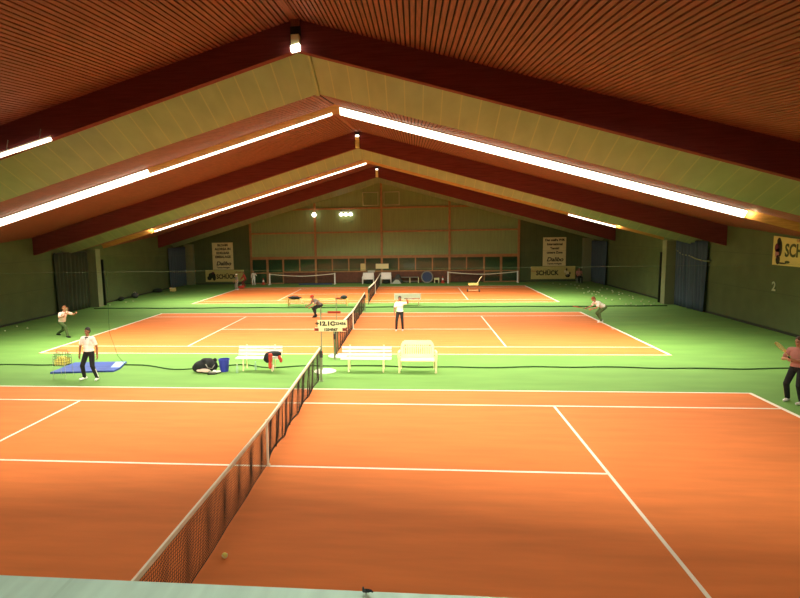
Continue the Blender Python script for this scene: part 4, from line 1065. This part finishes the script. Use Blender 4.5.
# crouching player with red cap
p = ground(316, 317)
J = person('person in a red cap and grey shirt crouching on the middle court', (p.x, p.y, 0), PI*0.70, 1.72, (0.02, -0.28, 0.66), (0, 0.72, 0.62), ((-0.16, 0.12), (0.2, -0.10)),
       (((-0.3, 0.5, -0.75), (0.3, 0.8, -0.45)), ((0.4, 0.35, -0.8), (-0.1, 0.9, -0.35))), dict(skin='skin', hair='red', shirt='grey', trousers='black', shoes='black'), head=(0, 0.55, 0.85), hair='cap', curl=(0.8, 0.9))
racket('tennis racket held by the crouching player in the red cap', J, 'hand1', (0.7, 0.3, 0.75), (0.3, 1, 0), 'yellow')
# far group
p = ground(237.5, 290)
person('child in a white cap at the far left corner of the far court', (p.x, p.y, 0), PI*0.75, 1.36, (0, 0, 0.92), (0, 0.1, 1), ((-0.13, 0), (0.13, 0.1)),
       (((-0.3, 0.2, -1), (0.1, 0.6, -0.7)), ((0.3, 0.2, -1), (-0.1, 0.6, -0.7))), dict(skin='skin', hair='white', shirt='grey', trousers='grey', shoes='palepink'), hair='cap', voxel=0.015)
p = ground(244.5, 286.8)
person('person in dark red clothes bending beside the child in the white cap', (p.x, p.y, 0), PI*0.55, 1.5, (0, -0.12, 0.80), (0, 0.35, 0.95), ((-0.15, 0.1), (0.15, -0.05)),
       (((-0.3, 0.5, -0.8), (0.1, 0.6, -0.7)), ((0.3, 0.5, -0.8), (-0.1, 0.6, -0.7))), dict(skin='skin', hair='hairred', shirt='red', trousers='dkred', shoes='red'), voxel=0.015, long_sleeve=True)
p = ground(254, 285.0)
person('child dressed all in white standing by the far left door', (p.x, p.y, 0), PI, 1.32, (0, 0, 0.92), (0, 0, 1), ((-0.13, 0), (0.13, 0)),
       (((-0.5, 0.3, -0.6), (0.3, 0.6, 0.7)), ((0.3, 0.2, -1), (-0.1, 0.5, -0.8))), dict(skin='skin', hair='hair', shirt='white', trousers='white', shoes='white'), voxel=0.015, long_sleeve=True)
t = thing('kit_bag', 'red kit bag on the floor in front of the person in dark red', 'bag', (ground(241, 288.6).x, ground(241, 288.6).y, 0))
lumps('body', [((0, 0, 0.13), (0.28, 0.16, 0.13)), ((0.15, 0, 0.15), (0.16, 0.14, 0.15))], 'red', t, 0.03)
MB().tube([(-0.1, 0, 0.24), (0, 0, 0.32), (0.12, 0, 0.26)], 0.015).build('handle', 'white', t)
# dim figure sitting in the far right corner
p = ground(579, 282.6); px, py = min(p.x, 16.9), min(p.y, 39.6)
t = thing('folding_chair', 'dark chair in the far right corner under the seated person', 'chair', (px, py, 0))
MB().box(-0.22, 0.22, -0.2, 0.2, 0.42, 0.45).build('seat', 'dark', t); MB().box(-0.22, 0.22, 0.2, 0.23, 0.45, 0.85).build('backrest', 'dark', t)
for sx in (-1, 1):
    for sy in (-1, 1): MB().tube([(sx*0.19, sy*0.17, 0), (sx*0.19, sy*0.17, 0.42)], 0.015).build('leg', 'steel', t)
person('person in a dull pink top and dark trousers sitting in the far right corner', (px, py, 0), PI, 1.6, (0, -0.02, 0.585), (0, -0.02, 1), ((-0.12, 0.47), (0.12, 0.47)),
       (((-0.25, 0.3, -1), (0.1, 0.9, -0.2)), ((0.25, 0.3, -1), (-0.1, 0.9, -0.2))), dict(skin='skin', hair='hair', shirt='pinkink', trousers='black', shoes='dark'), voxel=0.015)

# ------------------------------------------------------------------ world and view
w = bpy.data.worlds.new('world'); SC.world = w; w.use_nodes = True
w.node_tree.nodes['Background'].inputs['Color'].default_value = (0.02, 0.025, 0.02, 1)
w.node_tree.nodes['Background'].inputs['Strength'].default_value = 0.2
SC.view_settings.view_transform = 'Standard'; SC.view_settings.look = 'None'; SC.view_settings.gamma = 1.0
SC.view_settings.use_curve_mapping = False
SC.view_settings.exposure = 0.0
SC.cycles.max_bounces = 8; SC.cycles.diffuse_bounces = 6; SC.cycles.transparent_max_bounces = 12
SC.cycles.use_denoising = True
SC.cycles.sample_clamp_indirect = 6.0
